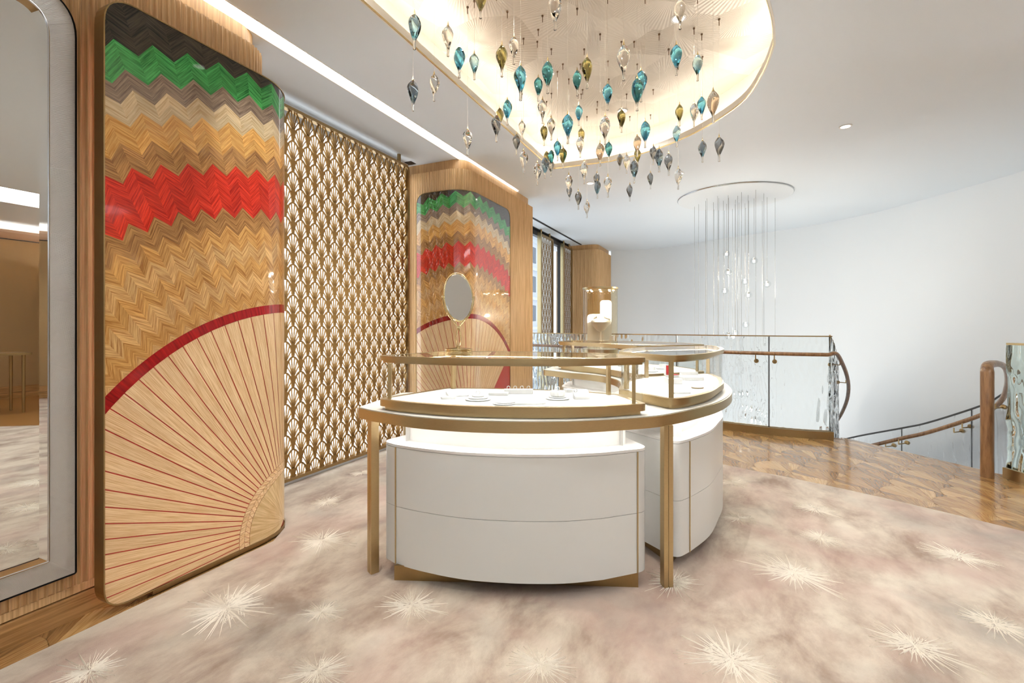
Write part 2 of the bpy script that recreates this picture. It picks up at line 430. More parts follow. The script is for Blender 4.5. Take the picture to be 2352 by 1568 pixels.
def arc(cx, cy, r, a0, a1, n=8):
    return [(cx + r * math.cos(a0 + (a1 - a0) * i / n), cy + r * math.sin(a0 + (a1 - a0) * i / n)) for i in range(n + 1)]
def roundpoly(P, R, n=6):
    # P polygon, R radius per corner (0 keeps the point)
    out = []; m = len(P)
    for i in range(m):
        r = R[i] if isinstance(R, (list, tuple)) else R
        p = Vector(P[i][:2]); a = Vector(P[i - 1][:2]) - p; b = Vector(P[(i + 1) % m][:2]) - p
        if r <= 0: out.append((p.x, p.y)); continue
        la, lb = a.length, b.length; a.normalize(); b.normalize()
        ang = a.angle(b); d = min(r / math.tan(ang / 2), la * 0.49, lb * 0.49)
        p0, p1 = p + a * d, p + b * d
        for k in range(n + 1):
            q = k / n
            out.append(tuple(p0 * (1 - q) ** 2 + p * 2 * q * (1 - q) + p1 * q * q))
    return out
def spline(P, n=6, closed=False):
    out = []; m = len(P)
    for i in range(m if closed else m - 1):
        p0 = P[i - 1] if (closed or i > 0) else P[0]; p1 = P[i]; p2 = P[(i + 1) % m]; p3 = P[(i + 2) % m] if (closed or i + 2 < m) else P[-1]
        for k in range(n):
            q = k / n
            out.append(tuple(0.5 * (2 * b + (c - a) * q + (2 * a - 5 * b + 4 * c - d) * q * q + (3 * b - a - 3 * c + d) * q ** 3) for a, b, c, d in zip(p0, p1, p2, p3)))
    if not closed: out.append(tuple(P[-1]))
    return out
def area2(P): return 0.5 * sum(P[i - 1][0] * P[i][1] - P[i][0] * P[i - 1][1] for i in range(len(P)))
def ccw(P): return P if area2(P) > 0 else list(reversed(P))
def offset(P, d, closed=True):
    # move every vertex along its outward normal (P counter-clockwise: d > 0 grows)
    out = []; m = len(P)
    for i in range(m):
        a = Vector(P[i - 1]) if (closed or i) else Vector(P[i]); b = Vector(P[(i + 1) % m]) if (closed or i < m - 1) else Vector(P[i])
        p = Vector(P[i])
        e1 = (p - a); e2 = (b - p)
        if e1.length < 1e-9: e1 = e2
        if e2.length < 1e-9: e2 = e1
        e1.normalize(); e2.normalize()
        n1 = Vector((e1.y, -e1.x)); n2 = Vector((e2.y, -e2.x)); n = n1 + n2
        if n.length < 1e-6: n = n1
        n.normalize(); k = d / max(0.35, n.dot(n1))
        out.append((p.x + n.x * k, p.y + n.y * k))
    return out
def clip(poly, a, b):
    # keep the left side of the directed line a->b; vertices may carry extra values
    out = []
    def sd(p): return (b[0] - a[0]) * (p[1] - a[1]) - (b[1] - a[1]) * (p[0] - a[0])
    for i in range(len(poly)):
        p, q = poly[i - 1], poly[i]; sp, sq = sd(p), sd(q)
        if (sp >= 0) != (sq >= 0):
            k = sp / (sp - sq); out.append(tuple(x + (y - x) * k for x, y in zip(p, q)))
        if sq >= 0: out.append(q)
    return out
def clip_convex(poly, C):
    for i in range(len(C)):
        if len(poly) < 3: return []
        poly = clip(poly, C[i - 1], C[i])
    return poly if len(poly) >= 3 else []
def inside(pt, P):
    c = False
    for i in range(len(P)):
        a, b = P[i - 1], P[i]
        if (a[1] > pt[1]) != (b[1] > pt[1]) and pt[0] < (b[0] - a[0]) * (pt[1] - a[1]) / (b[1] - a[1]) + a[0]: c = not c
    return c
def holed(name, outer, holes, z, mat, flip=True):
    # flat sheet with holes
    cu = bpy.data.curves.new(name, 'CURVE'); cu.dimensions = '2D'; cu.fill_mode = 'BOTH'
    for P in [outer] + holes:
        sp = cu.splines.new('POLY'); sp.points.add(len(P) - 1); sp.use_cyclic_u = True
        for q, pt in zip(P, sp.points): pt.co = (q[0], q[1], 0, 1)
    tmp = bpy.data.objects.new('tmp', cu); COL.objects.link(tmp)
    dg = bpy.context.evaluated_depsgraph_get(); dg.update()
    me = bpy.data.meshes.new_from_object(tmp.evaluated_get(dg))
    bpy.data.objects.remove(tmp); bpy.data.curves.remove(cu)
    for v in me.vertices: v.co.z = z
    me.materials.clear(); me.materials.append(M[mat]); me.name = name
    return me

# ------------------------------------------------------------------ the room: floor, ceiling, walls
WALLC = spline([(-2.42, 10.8), (-1.6, 10.9), (-0.9, 10.62), (-0.2, 10.2), (0.4, 9.95), (1.1, 9.6), (1.6, 9.2), (2.0, 8.75), (2.35, 8.2), (2.66, 7.65), (2.93, 7.1), (3.1, 6.4), (3.16, 5.6), (3.14, 4.8), (3.1, 4.2)], 5)
RAILP = spline([(-3.3, 7.36), (-2.6, 7.14), (-1.7, 6.82), (-0.9, 6.52), (-0.3, 6.29), (0.05, 6.17), (0.4, 6.09), (0.72, 6.06), (1.0, 6.1)], 6)
RIGHTG = spline([(2.0, 5.17), (2.07, 5.0), (2.2, 4.75), (2.45, 4.45), (2.8, 4.25), (3.1, 4.2)], 5)
floor_out = [(-3.35, -3.5), (6.2, -3.5), (6.2, 4.9), (3.1, 4.2)] + list(reversed(RIGHTG))[1:] + [(1.9, 5.35), (1.2, 6.16), (1.02, 6.2)] + list(reversed(offset(RAILP, -0.06, False)))[1:] + [(-3.35, 7.42)]
mb = MB(); mb.prism(ccw(floor_out), -0.3, 0.0)
floor = struct(mb, 'floor', 'parquet_base', smooth=0, label='oak parquet floor of fan-shaped inlays')
mb = MB(); mb.prism([(-3.4, 4.0), (3.4, 4.0), (3.4, 11.8), (-3.4, 11.8)], -3.3, -3.2)
struct(mb, 'floor_lower', 'white_paint', smooth=0)
# bevelled oak nosing at the head of the stairs
mb = MB(); mb.tube([(1.02, 6.2, -0.012), (1.2, 6.16, -0.012), (1.9, 5.35, -0.012), (2.02, 5.17, -0.012)], 0.013, 8)
struct(mb, 'trim_stair_nosing', 'oak_rail')

# parquet: fish-scale fans, each stave a piece of its own
R = 0.21
staves = []
stair_a, stair_b = (1.2, 6.16), (1.9, 5.35)
for row in range(-9, 22):
    for c in range(-12, 12):
        ang = 0.35
        ox, oy = (c * 2 * R + (R if row % 2 else 0)), row * R
        base = (-0.4 + ox * math.cos(ang) - oy * math.sin(ang), 2.6 + ox * math.sin(ang) + oy * math.cos(ang))
        n = 7
        for k in range(n):
            f0, f1 = -PI / 4 + PI / 2 * k / n, -PI / 4 + PI / 2 * (k + 1) / n
            fm = (f0 + f1) / 2
            pol = []
            for (f, rr) in ((f0, 2 * R * abs(math.sin(f0))), (f0, 2 * R * math.cos(f0)), (fm, 2 * R * math.cos(fm)), (f1, 2 * R * math.cos(f1)), (f1, 2 * R * abs(math.sin(f1)))):
                g = f + PI / 2 * 0 
                x, y = rr * math.sin(g), rr * math.cos(g)
                pol.append((base[0] + x * math.cos(ang) - y * math.sin(ang), base[1] + x * math.sin(ang) + y * math.cos(ang), rr, (f - fm) * rr))
            pol = [p_ for i, p_ in enumerate(pol) if i == 0 or (abs(p_[0] - pol[i - 1][0]) + abs(p_[1] - pol[i - 1][1])) > 1e-4]
            if area2(pol) < 0: pol = list(reversed(pol))
            cx_ = sum(q[0] for q in pol) / len(pol); cy_ = sum(q[1] for q in pol) / len(pol)
            if not inside((cx_, cy_), floor_out): continue
            if cx_ < -3.0 or cy_ < 0.2 or cy_ > 6.6: continue
            # only where the rug leaves the boards bare
            bare = (cx_ < -2.15 and cy_ < 2.4) or (cy_ > 3.55 - 0.0 * cx_ and (cx_ > -0.25) and cy_ > 4.42 - 0.42 * max(0, cx_) - 0.05)
            if not bare: continue
            pol = clip(pol, (2.2, 5.0), (1.9, 5.35)); 
            if len(pol) > 2: pol = clip(pol, (1.9, 5.34), (1.2, 6.15))
            if len(pol) > 2 and cx_ < 1.1: pol = clip(pol, (1.1, 6.08), (-0.5, 6.35))
            if len(pol) < 3 or abs(area2(pol)) < 4e-4: continue
            # shrink a hair so the joints read
            cx_ = sum(q[0] for q in pol) / len(pol); cy_ = sum(q[1] for q in pol) / len(pol)
            pol = [(cx_ + (q[0] - cx_) * 0.985, cy_ + (q[1] - cy_) * 0.985, q[2], q[3]) for q in pol]
            staves.append((depth(cx_, cy_), pol))
staves.sort(key=lambda a: a[0])
def stave(mb, pol, z=0.003):
    mb.quadface([(q[0], q[1], z) for q in pol], [(q[2], q[3]) for q in pol])
    for i in range(len(pol)):
        a, b = pol[i - 1], pol[i]
        mb.quadface([(a[0], a[1], 0), (b[0], b[1], 0), (b[0], b[1], z), (a[0], a[1], z)])
rest = MB(); PQ = ['parquet_light', 'parquet_light', 'parquet_mid', 'parquet_pale']
for i, (d_, pol) in enumerate(staves):
    if i < 300:
        mb = MB(); stave(mb, pol); part(mb, 'parquet_stave', random.choice(PQ), floor, 0)
    else: rest.cur = random.choice((0, 0, 1, 3)); stave(rest, pol)
if rest.f: part(rest, 'parquet_staves', ['parquet_light', 'parquet_mid', 'parquet_dark', 'parquet_pale'], floor, 0)['kind'] = 'stuff'

# stairs going down behind the landing
mb0 = MB()
cl = spline([(1.62, 5.82), (1.92, 6.3), (1.95, 6.85), (1.72, 7.4), (1.3, 7.85), (0.75, 8.2), (0.1, 8.45), (-0.6, 8.6)], 8)
st = link('stairs', None, None, (1.6, 5.8, -0.2)); st['kind'] = 'structure'; st['label'] = 'curving oak stairs going down along the white wall'
acc = 0; k = 0; lastp = cl[0]
for i in range(1, len(cl)):
    acc += math.dist(cl[i], cl[i - 1])
    if acc > 0.27:
        acc = 0; k += 1
        d_ = Vector(cl[i]) - Vector(cl[i - 1]); d_.normalize()
        mb = MB(); mb.obox(cl[i], (d_.x, d_.y), (-d_.y, d_.x), 0.17, 0.5, -0.17 * k - 0.05, -0.17 * k)
        part(mb, 'tread', 'oak_rail', st, 0)

# ceiling with the coffer opening and the light slots
half = [(-1.745, 3.3), (-1.745, 4.72), (-1.70, 4.86), (-1.55, 4.93), (-1.125, 4.955), (-0.669, 4.807), (-0.26, 4.512), (0.076, 4.08), (0.2, 3.657), (0.243, 3.3)]
right = spline(half[4:], 5)
O = [(-1.745, 3.3)] + roundpoly([(-1.745, 3.3), (-1.745, 4.93), (-1.125, 4.955)], [0, 0.06, 0], 6)[1:-1] + right
O = O + [(x, 2 * 3.3 - y) for x, y in reversed(O[1:-1])]
O = ccw(O)
def capsule(x0, x1, y0, y1, n=8):
    r = (x1 - x0) / 2; cx_ = (x0 + x1) / 2
    return [(cx_ + r * math.cos(a), y1 - r + r * math.sin(a)) for a in [PI * i / n for i in range(n + 1)]] + [(cx_ + r * math.cos(a), y0 + r + r * math.sin(a)) for a in [PI + PI * i / n for i in range(n + 1)]]
slot1 = capsule(-2.505, -2.395, -2.6, 5.58)
slot2 = capsule(3.25, 4.2, 0.6, 4.3)
ceil_out = [(-3.6, -3.6), (6.3, -3.6), (6.3, 5.2), (3.4, 5.2), (3.4, 11.6), (-3.6, 11.6)]
me = holed('ceiling', ceil_out, [O, slot1, slot2], CEIL, 'ceiling_paint')
ceiling = link('ceiling', me); ceiling['kind'] = 'structure'; ceiling['label'] = 'smooth white plaster ceiling'
mb = MB(); mb.box(-3.6, 6.3, -3.6, 11.6, 3.42, 3.5)
struct(mb, 'ceiling_slab', 'ceiling_paint', smooth=0)
# coffer: lip, tray with hidden LED strip, side wall and pearly dome
OT = offset(O, 0.16)
mb = MB(); mb.ring(offset(O, 0.012), O, 2.897, 2.955); lip = struct(mb, 'trim_coffer_lip', 'trim_paint', label='cream lip around the ceiling coffer')
mb = MB(); mb.ring(offset(O, 0.001), offset(O, -0.003), 2.8955, 2.906); part(mb, 'lip_edge', 'pale_gold', lip)
mb = MB(); mb.ring(OT, offset(O, 0.012), 2.905, 2.92); mb.ring(offset(OT, 0.012), OT, 2.905, 3.2); part(mb, 'cove_tray', 'trim_paint', lip)
mb = MB(); mb.band(offset(O, 0.10)[::2], offset(O, 0.06)[::2], 2.932); part(mb, 'led_strip', 'coffer_led', lip, 0)
mb = MB(); mb.prism(offset(OT, 0.01), 3.2, 3.23); struct(mb, 'ceiling_dome', 'dome_pearl', smooth=0, label='pearly plaster coffer ceiling scored with fans of fine lines')
for nm, S, lb in (('slot_light', slot1, 'long white light slot in the ceiling above the fluted wall'), ('slot_light', slot2, 'short wide white light slot seen in the wall mirror')):
    S = ccw(S); c0 = (sum(q[0] for q in S) / len(S), sum(q[1] for q in S) / len(S), CEIL)
    th = thing(nm, lb, 'light', c0)
    mb = MB(); mb.ring(offset(S, 0.006), S, CEIL - 0.002, CEIL + 0.05); part(mb, 'housing', 'trim_paint', th)
    mb = MB(); mb.prism(offset(S, 0.004), CEIL + 0.035, CEIL + 0.045); part(mb, 'diffuser', 'slot_led', th, 0)

# recessed downlights in the dome; those in the flat ceiling are added for ambient fill
SPOTS = [(-0.95, 2.4, 3.2), (-0.3, 3.3, 3.2), (-1.3, 3.6, 3.2), (-0.9, 4.5, 3.2), (-0.4, 1.6, 3.2), (-1.4, 1.7, 3.2),
         (1.1, 1.0, CEIL), (2.6, 0.8, CEIL), (1.4, 2.9, CEIL), (0.9, 4.9, CEIL), (-0.5, 5.65, CEIL), (2.9, 2.6, CEIL), (0.2, -0.8, CEIL), (-1.4, -0.5, CEIL), (-1.2, 0.7, CEIL), (2.0, -1.6, CEIL), (4.9, 1.5, CEIL), (4.9, -1.0, CEIL), (-1.5, 5.6, CEIL)]
LAMPS = {0: ', above the front glass case', 1: ', above the red box case', 2: ', above the gap inside the counter', 3: ', above the farthest glass case', 8: ', above the open rug', 9: ', above the parquet by the stair head', 10: ', in front of the stair chandelier', 11: ', above the rug near the glass newel', 18: ', above the lit cylinder vitrine', 17: ', above the lit cylinder vitrine'}
for i, (x, y, z) in enumerate(SPOTS):
    where = 'in the pearly dome' if z > 3 else 'added to the flat ceiling'
    th = thing('downlight', '', 'downlight', (x, y, z), 'recessed ceiling downlights')
    d_ = depth(x, y); vis = d_ > 0.3 and 0 < upx(x, y) < 2352 and HY - F * (z - H) / d_ > 0
    th['label'] = 'small round recessed downlight ' + where + (LAMPS.get(i, ' beside its neighbours') if vis else ', outside the picture above the near rug')
    mb = MB(); mb.ring(arc(x, y, 0.048, 0, 2 * PI, 24)[:-1], arc(x, y, 0.036, 0, 2 * PI, 24)[:-1], z - 0.006, z + 0.004); part(mb, 'trim_ring', 'tray_white', th)
    mb = MB(); mb.prism(arc(x, y, 0.036, 0, 2 * PI, 24)[:-1], z - 0.003, z + 0.003); part(mb, 'lens', 'downlight_glow', th)
    ld = bpy.data.lights.new('spot', 'SPOT'); ld.energy = SPOT * (1.25 if y < 1.2 else 1.5 if z > 3 else 0.85); ld.spot_size = math.radians(130); ld.spot_blend = 0.7; ld.shadow_soft_size = 0.03
    ld.color = (0.89, 0.955, 1.0)
    lo = bpy.data.objects.new('spot', ld); COL.objects.link(lo); lo.parent = th; lo.location = (0, 0, -0.02)

# white curved stairwell wall, back and side walls
mb = MB(); mb.strip(WALLC, offset(WALLC, -0.12, False), -3.2, CEIL)
struct(mb, 'wall_stairwell', 'white_paint', label='tall white curved plaster wall around the stairwell')
mb = MB(); mb.prism(ccw([(3.1, 4.2), (6.2, 4.9), (6.2, 5.05), (3.1, 4.35)]), 0, CEIL); wp = struct(mb, 'wall_partition', 'wall_fabric', smooth=0)
pa, pb = Vector((3.15, 4.2)), Vector((6.0, 4.84)); pd = (pb - pa).normalized(); pn = Vector((pd.y, -pd.x)); pc = (pa + pb) / 2; pl = (pb - pa).length / 2
mb = MB(); mb.obox(pc + pn * 0.08, pd, pn, pl, 0.08, 2.1, 2.115); mb.obox(pc + pn * 0.155, pd, pn, pl, 0.006, 2.1, 2.14); part(mb, 'added_cornice', 'soffit_peach', wp, 0)  # cornice added to carry an uplight for the ceiling
mb = MB(); mb.obox(pc + pn * 0.06, pd, pn, pl - 0.05, 0.02, 2.117, 2.122); part(mb, 'led_strip', 'cove_led', wp, 0)  # added uplight, brightens the ceiling on the right
mb = MB(); mb.box(6.2, 6.32, -3.5, 5.0, 0, 2.66); wr = struct(mb, 'wall_right', 'wall_fabric', smooth=0, label='brown woven wall seen in the tall mirror')
mb = MB(); mb.box(6.19, 6.3, -3.5, 5.0, 2.66, 2.672); part(mb, 'dark_line', 'gap_black', wr, 0)  # thin dark strip along the head of the fabric wall
mb = MB()
prof = [(6.2, 2.672), (6.14, 2.674), (6.06, 2.685), (6.0, 2.71), (5.96, 2.75), (5.95, 2.79), (5.955, 2.79), (5.97, 2.75), (6.01, 2.715), (6.2, 2.70)]
npf = len(prof)
mb.faces([(x, s_, z) for s_ in (-3.5, 5.0) for x, z in prof], [(i, (i + 1) % npf, npf + (i + 1) % npf, npf + i) for i in range(npf)]); part(mb, 'soffit', 'soffit_peach', wr)
mb = MB(); mb.box(6.19, 6.2, -3.5, 5.0, 2.70, CEIL); part(mb, 'frieze', 'trim_paint', wr, 0)
mb = MB(); mb.box(6.17, 6.2, -3.5, 5.0, 0, 0.09); mb.box(6.182, 6.2, -3.5, 5.0, 0.095, 0.2); struct(mb, 'baseboard_right', 'oak_base', smooth=0)
mb = MB(); mb.box(6.06, 6.10, -3.3, 4.6, 2.716, 2.722); part(mb, 'led_strip', 'cove_led', wr, 0)
mb = MB(); mb.box(-3.4, 6.3, -3.6, -3.5, 0, CEIL); wb = struct(mb, 'wall_behind', 'white_paint', smooth=0)
mb = MB(); mb.box(-2.3, 6.1, -3.5, -3.3, 2.1, 2.12); mb.box(-2.3, 6.1, -3.31, -3.29, 2.1, 2.14); part(mb, 'added_cornice', 'trim_paint', wb, 0)  # added cornice, set low so its strip spreads light over the ceiling
mb = MB(); mb.box(-2.2, 6.0, -3.44, -3.38, 2.121, 2.127); part(mb, 'led_strip', 'cove_led', wb, 0)  # added ceiling uplight on the unseen rear wall
mb = MB(); mb.box(-3.5, -3.4, -3.5, 1.95, 0, CEIL); struct(mb, 'wall_left_backing', 'white_paint', smooth=0)

# ---- fluted oak walls
def resample(path, step):
    L = [0]
    for i in range(1, len(path)): L.append(L[-1] + math.dist(path[i], path[i - 1]))
    n = max(1, round(L[-1] / step)); out = []
    for k in range(n + 1):
        d_ = L[-1] * k / n; i = 1
        while i < len(L) - 1 and L[i] < d_: i += 1
        q = (d_ - L[i - 1]) / max(1e-9, L[i] - L[i - 1])
        a, b = path[i - 1], path[i]
        out.append((a[0] + (b[0] - a[0]) * q, a[1] + (b[1] - a[1]) * q))
    return out
def flute_profile(path, wdt, dep):
    P = resample(path, wdt / 4); N = offset(P, 1.0, False); out = []
    for i, (p_, n_) in enumerate(zip(P, N)):
        d_ = (0, dep * 0.8, dep, dep * 0.8)[i % 4]
        out.append((p_[0] - (n_[0] - p_[0]) * d_, p_[1] - (n_[1] - p_[1]) * d_))
    return out
# near wall: separate fluted battens
w1 = [(-2.45, -3.3), (-2.45, 1.849)] + arc(-2.65, 1.849, 0.2, 0, PI / 2, 10)[1:] + [(-2.95, 2.049), (-3.4, 2.049)]
mb = MB(); mb.prism(ccw(offset(w1, -0.02, False) + [(-3.4, -3.3)]), 0.0, 2.80); mb.prism(ccw(offset(w1, -0.05, False) + [(-3.35, -3.3)]), 2.80, CEIL)
wall_left = struct(mb, 'wall_left', 'oak_wall', label='light oak wall of scooped vertical flutes with rounded end')
FWID = 0.0268
b0 = MB()
secw = FWID / 2
pr = [(-secw, 0.0), (-secw + 0.0022, 0.0), (-secw * 0.55, -0.0062), (0, -0.008), (secw * 0.55, -0.0062), (secw - 0.0022, 0.0), (secw, 0.0), (secw, -0.022), (-secw, -0.022)]
b0.faces([(y, x, z) for z in (0.135, 2.795) for x, y in pr], [(i, (i + 1) % 9, 9 + (i + 1) % 9, 9 + i) for i in range(9)] + [tuple(range(8, -1, -1)), tuple(range(9, 18))])
bat_me = b0.mesh('fluted_batten', 'oak_slat', (0, 0, 0), 40)
P = resample([(-2.45, 0.5), (-2.45, 1.849)] + arc(-2.65, 1.849, 0.2, 0, PI / 2, 14)[1:] + [(-2.9, 2.049)], FWID)
for i in range(len(P) - 1):
    a, b = P[i], P[i + 1]
    o = link('fluted_batten', bat_me, wall_left); o.location = ((a[0] + b[0]) / 2, (a[1] + b[1]) / 2, 0)
    o.rotation_euler = (0, 0, math.atan2(b[1] - a[1], b[0] - a[0]) - PI / 2)
mb = MB(); sp_ = [(-2.45, -3.3), (-2.45, 1.1)]; mb.strip(offset(w1, 0.001, False), offset(w1, -0.02, False), 0.105, 0.136); part(mb, 'lower_band', 'oak_slat', wall_left)
mb = MB(); mb.strip(offset([(-2.45, -3.3), (-2.45, 0.5)], 0.0, False), offset([(-2.45, -3.3), (-2.45, 0.5)], -0.02, False), 0.135, 2.795); part(mb, 'plain_panel', 'oak_slat', wall_left)
bb = [(-2.443, -3.3), (-2.443, 1.849)] + arc(-2.65, 1.849, 0.207, 0, PI / 2, 10)[1:] + [(-2.9, 2.056)]
mb = MB(); mb.strip(offset(bb, 0.0, False), offset(bb, -0.03, False), 0.0, 0.098); struct(mb, 'baseboard_left', 'oak_base')

def fluted_column(nm, path, back, lab, wdt=0.021):
    mb = MB(); mb.prism(ccw(offset(path, -0.02, False) + back), 0, 2.80); mb.prism(ccw(offset(path, -0.05, False) + back), 2.80, CEIL)
    wl = struct(mb, nm, 'oak_wall', label=lab)
    A = flute_profile(path, wdt, 0.006)
    mb = MB(); mb.strip(A, offset(path if len(A) == len(path) else resample(path, wdt / 4), -0.02, False), 0.135, 2.795)
    o = part(mb, 'flutes', 'oak_slat', wl, 25); o['kind'] = 'stuff'
    mb = MB(); mb.strip(offset(path, 0.002, False), offset(path, -0.02, False), 0.105, 0.136); part(mb, 'lower_band', 'oak_slat', wl)
    mb = MB(); mb.strip(offset(path, 0.006, False), offset(path, -0.02, False), 0.0, 0.1); part(mb, 'baseboard', 'oak_base', wl)
    return wl
w2 = [(-3.35, 4.19), (-2.585, 4.19)] + arc(-2.585, 4.385, 0.195, -PI / 2, 0, 10)[1:] + [(-2.39, 6.0), (-3.35, 6.0)]
fluted_column('wall_pier_middle', w2, [], 'light oak fluted pier with the second marquetry panel')
w3 = [(-3.35, 9.75), (-2.6, 9.75)] + arc(-2.6, 9.93, 0.18, -PI / 2, 0, 10)[1:] + [(-2.42, 10.85), (-3.35, 10.85)]
fluted_column('wall_pier_far', w3, [], 'far oak fluted pier beside the curved white wall')

# ------------------------------------------------------------------ marquetry panels
EDGES = [(2.90, 'black'), (2.74, 'black'), (2.62, 'black'), (2.555, 'black'), (2.50, 'green'), (2.44, 'green'), (2.385, 'grey'), (2.345, 'grey'), (2.305, 'pale'), (2.255, 'pale'),
         (2.215, 'gold'), (2.155, 'gold'), (2.10, 'brown'), (2.05, 'brown'), (2.0, 'red'), (1.93, 'red'), (1.86, 'red'), (1.79, 'brown'), (1.745, 'brown'),
         (1.70, 'ochre'), (1.62, 'tan'), (1.54, 'ochre'), (1.46, 'tan'), (1.38, 'ochre'), (1.30, 'tan'), (1.20, None)]
AMP = 0.056
RO, RI, RB, RC = 1.265, 1.218, 0.345, 0.285
CZ = 0.065
def panel(name, label, org, mapf, p0, p1, bend, th_lo, th_hi, foot, sfx=''):
    z0, z1, rc = 0.035, 2.57, 0.12
    C = ccw(roundpoly([(p0, z0), (p1, z0), (p1, z1), (p0, z1)], [0.09, 0.02, rc, rc], 8))
    th = thing(name, label, 'wall panel', org)
    cuts = [bend[0] + (bend[1] - bend[0]) * i / 10 for i in range(11)] if bend else []
    def bands(poly):
        out = [poly]
        for c in cuts:
            nx = []
            for q in out:
                a = clip(q, (c, -9), (c, 9)); b = clip(q, (c, 9), (c, -9))
                nx += [r for r in (a, b) if len(r) > 2 and abs(area2(r)) > 1e-7]
            out = nx
        return out
    def put(mb, poly, off0, off1):
        # poly (p, z, u, v): face proud by off1, edges down to off0
        for q in bands(poly):
            mb.quadface([mapf(a[0], a[1], off1) for a in q], [(a[2], a[3]) for a in q])
        for i in range(len(poly)):
            a, b = poly[i - 1], poly[i]
            mb.quadface([mapf(a[0], a[1], off0), mapf(b[0], b[1], off0), mapf(b[0], b[1], off1), mapf(a[0], a[1], off1)])
    # backing board with its red face, and the bronze edge
    mb = MB(); put(mb, [(a[0], a[1], 0, 0) for a in C], -0.06, 0.0)
    part(mb, 'backing', 'inlay_red', th, 30)
    mb = MB()
    CE = []
    for i in range(len(C)):
        a, b = C[i - 1], C[i]; n = max(1, int(math.dist(a, b) / 0.03)) if bend else 1
        CE += [(a[0] + (b[0] - a[0]) * k / n, a[1] + (b[1] - a[1]) * k / n) for k in range(n)]
    CO = offset(CE, 0.005)
    for i in range(len(CE)):
        a, b, c, d = CE[i - 1], CE[i], CO[i], CO[i - 1]
        mb.quadface([mapf(d[0], d[1], -0.062), mapf(c[0], c[1], -0.062), mapf(c[0], c[1], 0.006), mapf(d[0], d[1], 0.006)])
        mb.quadface([mapf(d[0], d[1], 0.006), mapf(c[0], c[1], 0.006), mapf(b[0], b[1], 0.006), mapf(a[0], a[1], 0.006)])
        mb.quadface([mapf(b[0], b[1], 0.006), mapf(a[0], a[1], 0.006), mapf(a[0], a[1], -0.02), mapf(b[0], b[1], -0.02)])
    part(mb, 'edge_trim', 'bronze', th, 40)
    def pol2(th_, r): return (-r * math.sin(th_), CZ + r * math.cos(th_))
    D = math.radians
    # chevron leaves
    leaves = []
    k0 = math.floor((th_lo - 21.3) / 1.8); k1 = math.ceil((th_hi - 21.3) / 1.8)
    for k in range(k0, k1):
        a0, a1 = 21.3 + 1.8 * k, 21.3 + 1.8 * (k + 1)
        d0, d1 = (0, -AMP) if k % 2 == 0 else (-AMP, 0)
        for j in range(len(EDGES) - 1):
            hi, col = EDGES[j]; lo = EDGES[j + 1][0]
            q = [(a0, lo + d0), (a1, lo + d1), (a1, hi + d1), (a0, hi + d0)]
            q = clip(q, (0, RO), (1, RO)) if min(a[1] for a in q) < RO else q
            if len(q) < 3: continue
            poly = []
            for a, r in q:
                x, z = pol2(D(a), r); dd = d0 + (d1 - d0) * (a - a0) / 1.8
                poly.append((x, z, D(a) * 2.0 * 1.9, r - dd))
            if area2(poly) < 0: poly.reverse()
            cx_ = sum(p_[0] for p_ in poly) / len(poly); cz_ = sum(p_[1] for p_ in poly) / len(poly)
            poly = clip_convex(poly, C)
            if len(poly) < 3: continue
            ar = abs(area2(poly))
            if ar < 1e-5: continue
            leaves.append((ar, col, poly))
    leaves.sort(key=lambda a: -a[0])
    cols = ['black', 'green', 'grey', 'pale', 'gold', 'brown', 'red', 'ochre', 'tan']
    rest = MB()
    for i, (ar, col, poly) in enumerate(leaves):
        if i < 300:
            mb = MB(); put(mb, poly, 0.0, 0.0025); part(mb, 'veneer_leaf', 'veneer_' + col + sfx, th, 0)
        else:
            rest.cur = cols.index(col); put(rest, poly, 0.0, 0.0025)
    if rest.f: part(rest, 'veneer_leaves', ['veneer_' + c + sfx for c in cols], th, 0)['kind'] = 'stuff'
    # red arch: short mitred pieces
    a = th_lo
    mb = MB()
    while a < 96:
        q = [pol2(D(a), RI) + (RI, D(a)), pol2(D(a + 3.6), RI) + (RI, D(a + 3.6)), pol2(D(a + 3.6), RO) + (RO, D(a + 3.6)), pol2(D(a), RO) + (RO, D(a))]
        if area2(q) < 0: q.reverse()
        q = clip_convex(q, C)
        if q: put(mb, q, 0, 0.003)
        a += 3.6
    part(mb, 'arch_band', 'veneer_arc' + sfx, th, 0, label='dark red curved band')
    # fan slats, gap between them shows the red board
    for k in range(-40, 14):
        a0, a1 = 49.1 + 3.6 * k, 49.1 + 3.6 * (k + 1)
        if a1 < th_lo or a0 > 100: continue
        g = 0.0024
        q = []
        for (aa, sg) in ((a0, 1), (a1, -1)):
            rs = (RB, RI) if sg == 1 else (RI, RB)
            for r in rs:
                x, z = pol2(D(aa) + sg * g / r, r); q.append((x, z, r, (aa - a0) * 0.05 + k * 0.37))
        if area2(q) < 0: q.reverse()
        q = clip_convex(q, C)
        if len(q) > 2 and abs(area2(q)) > 1e-4:
            mb = MB(); put(mb, q, 0, 0.0016); part(mb, 'fan_slat', 'veneer_slat' + sfx, th, 0)
    # braid of slanted blocks around the hub
    rm = (RB + RC) / 2
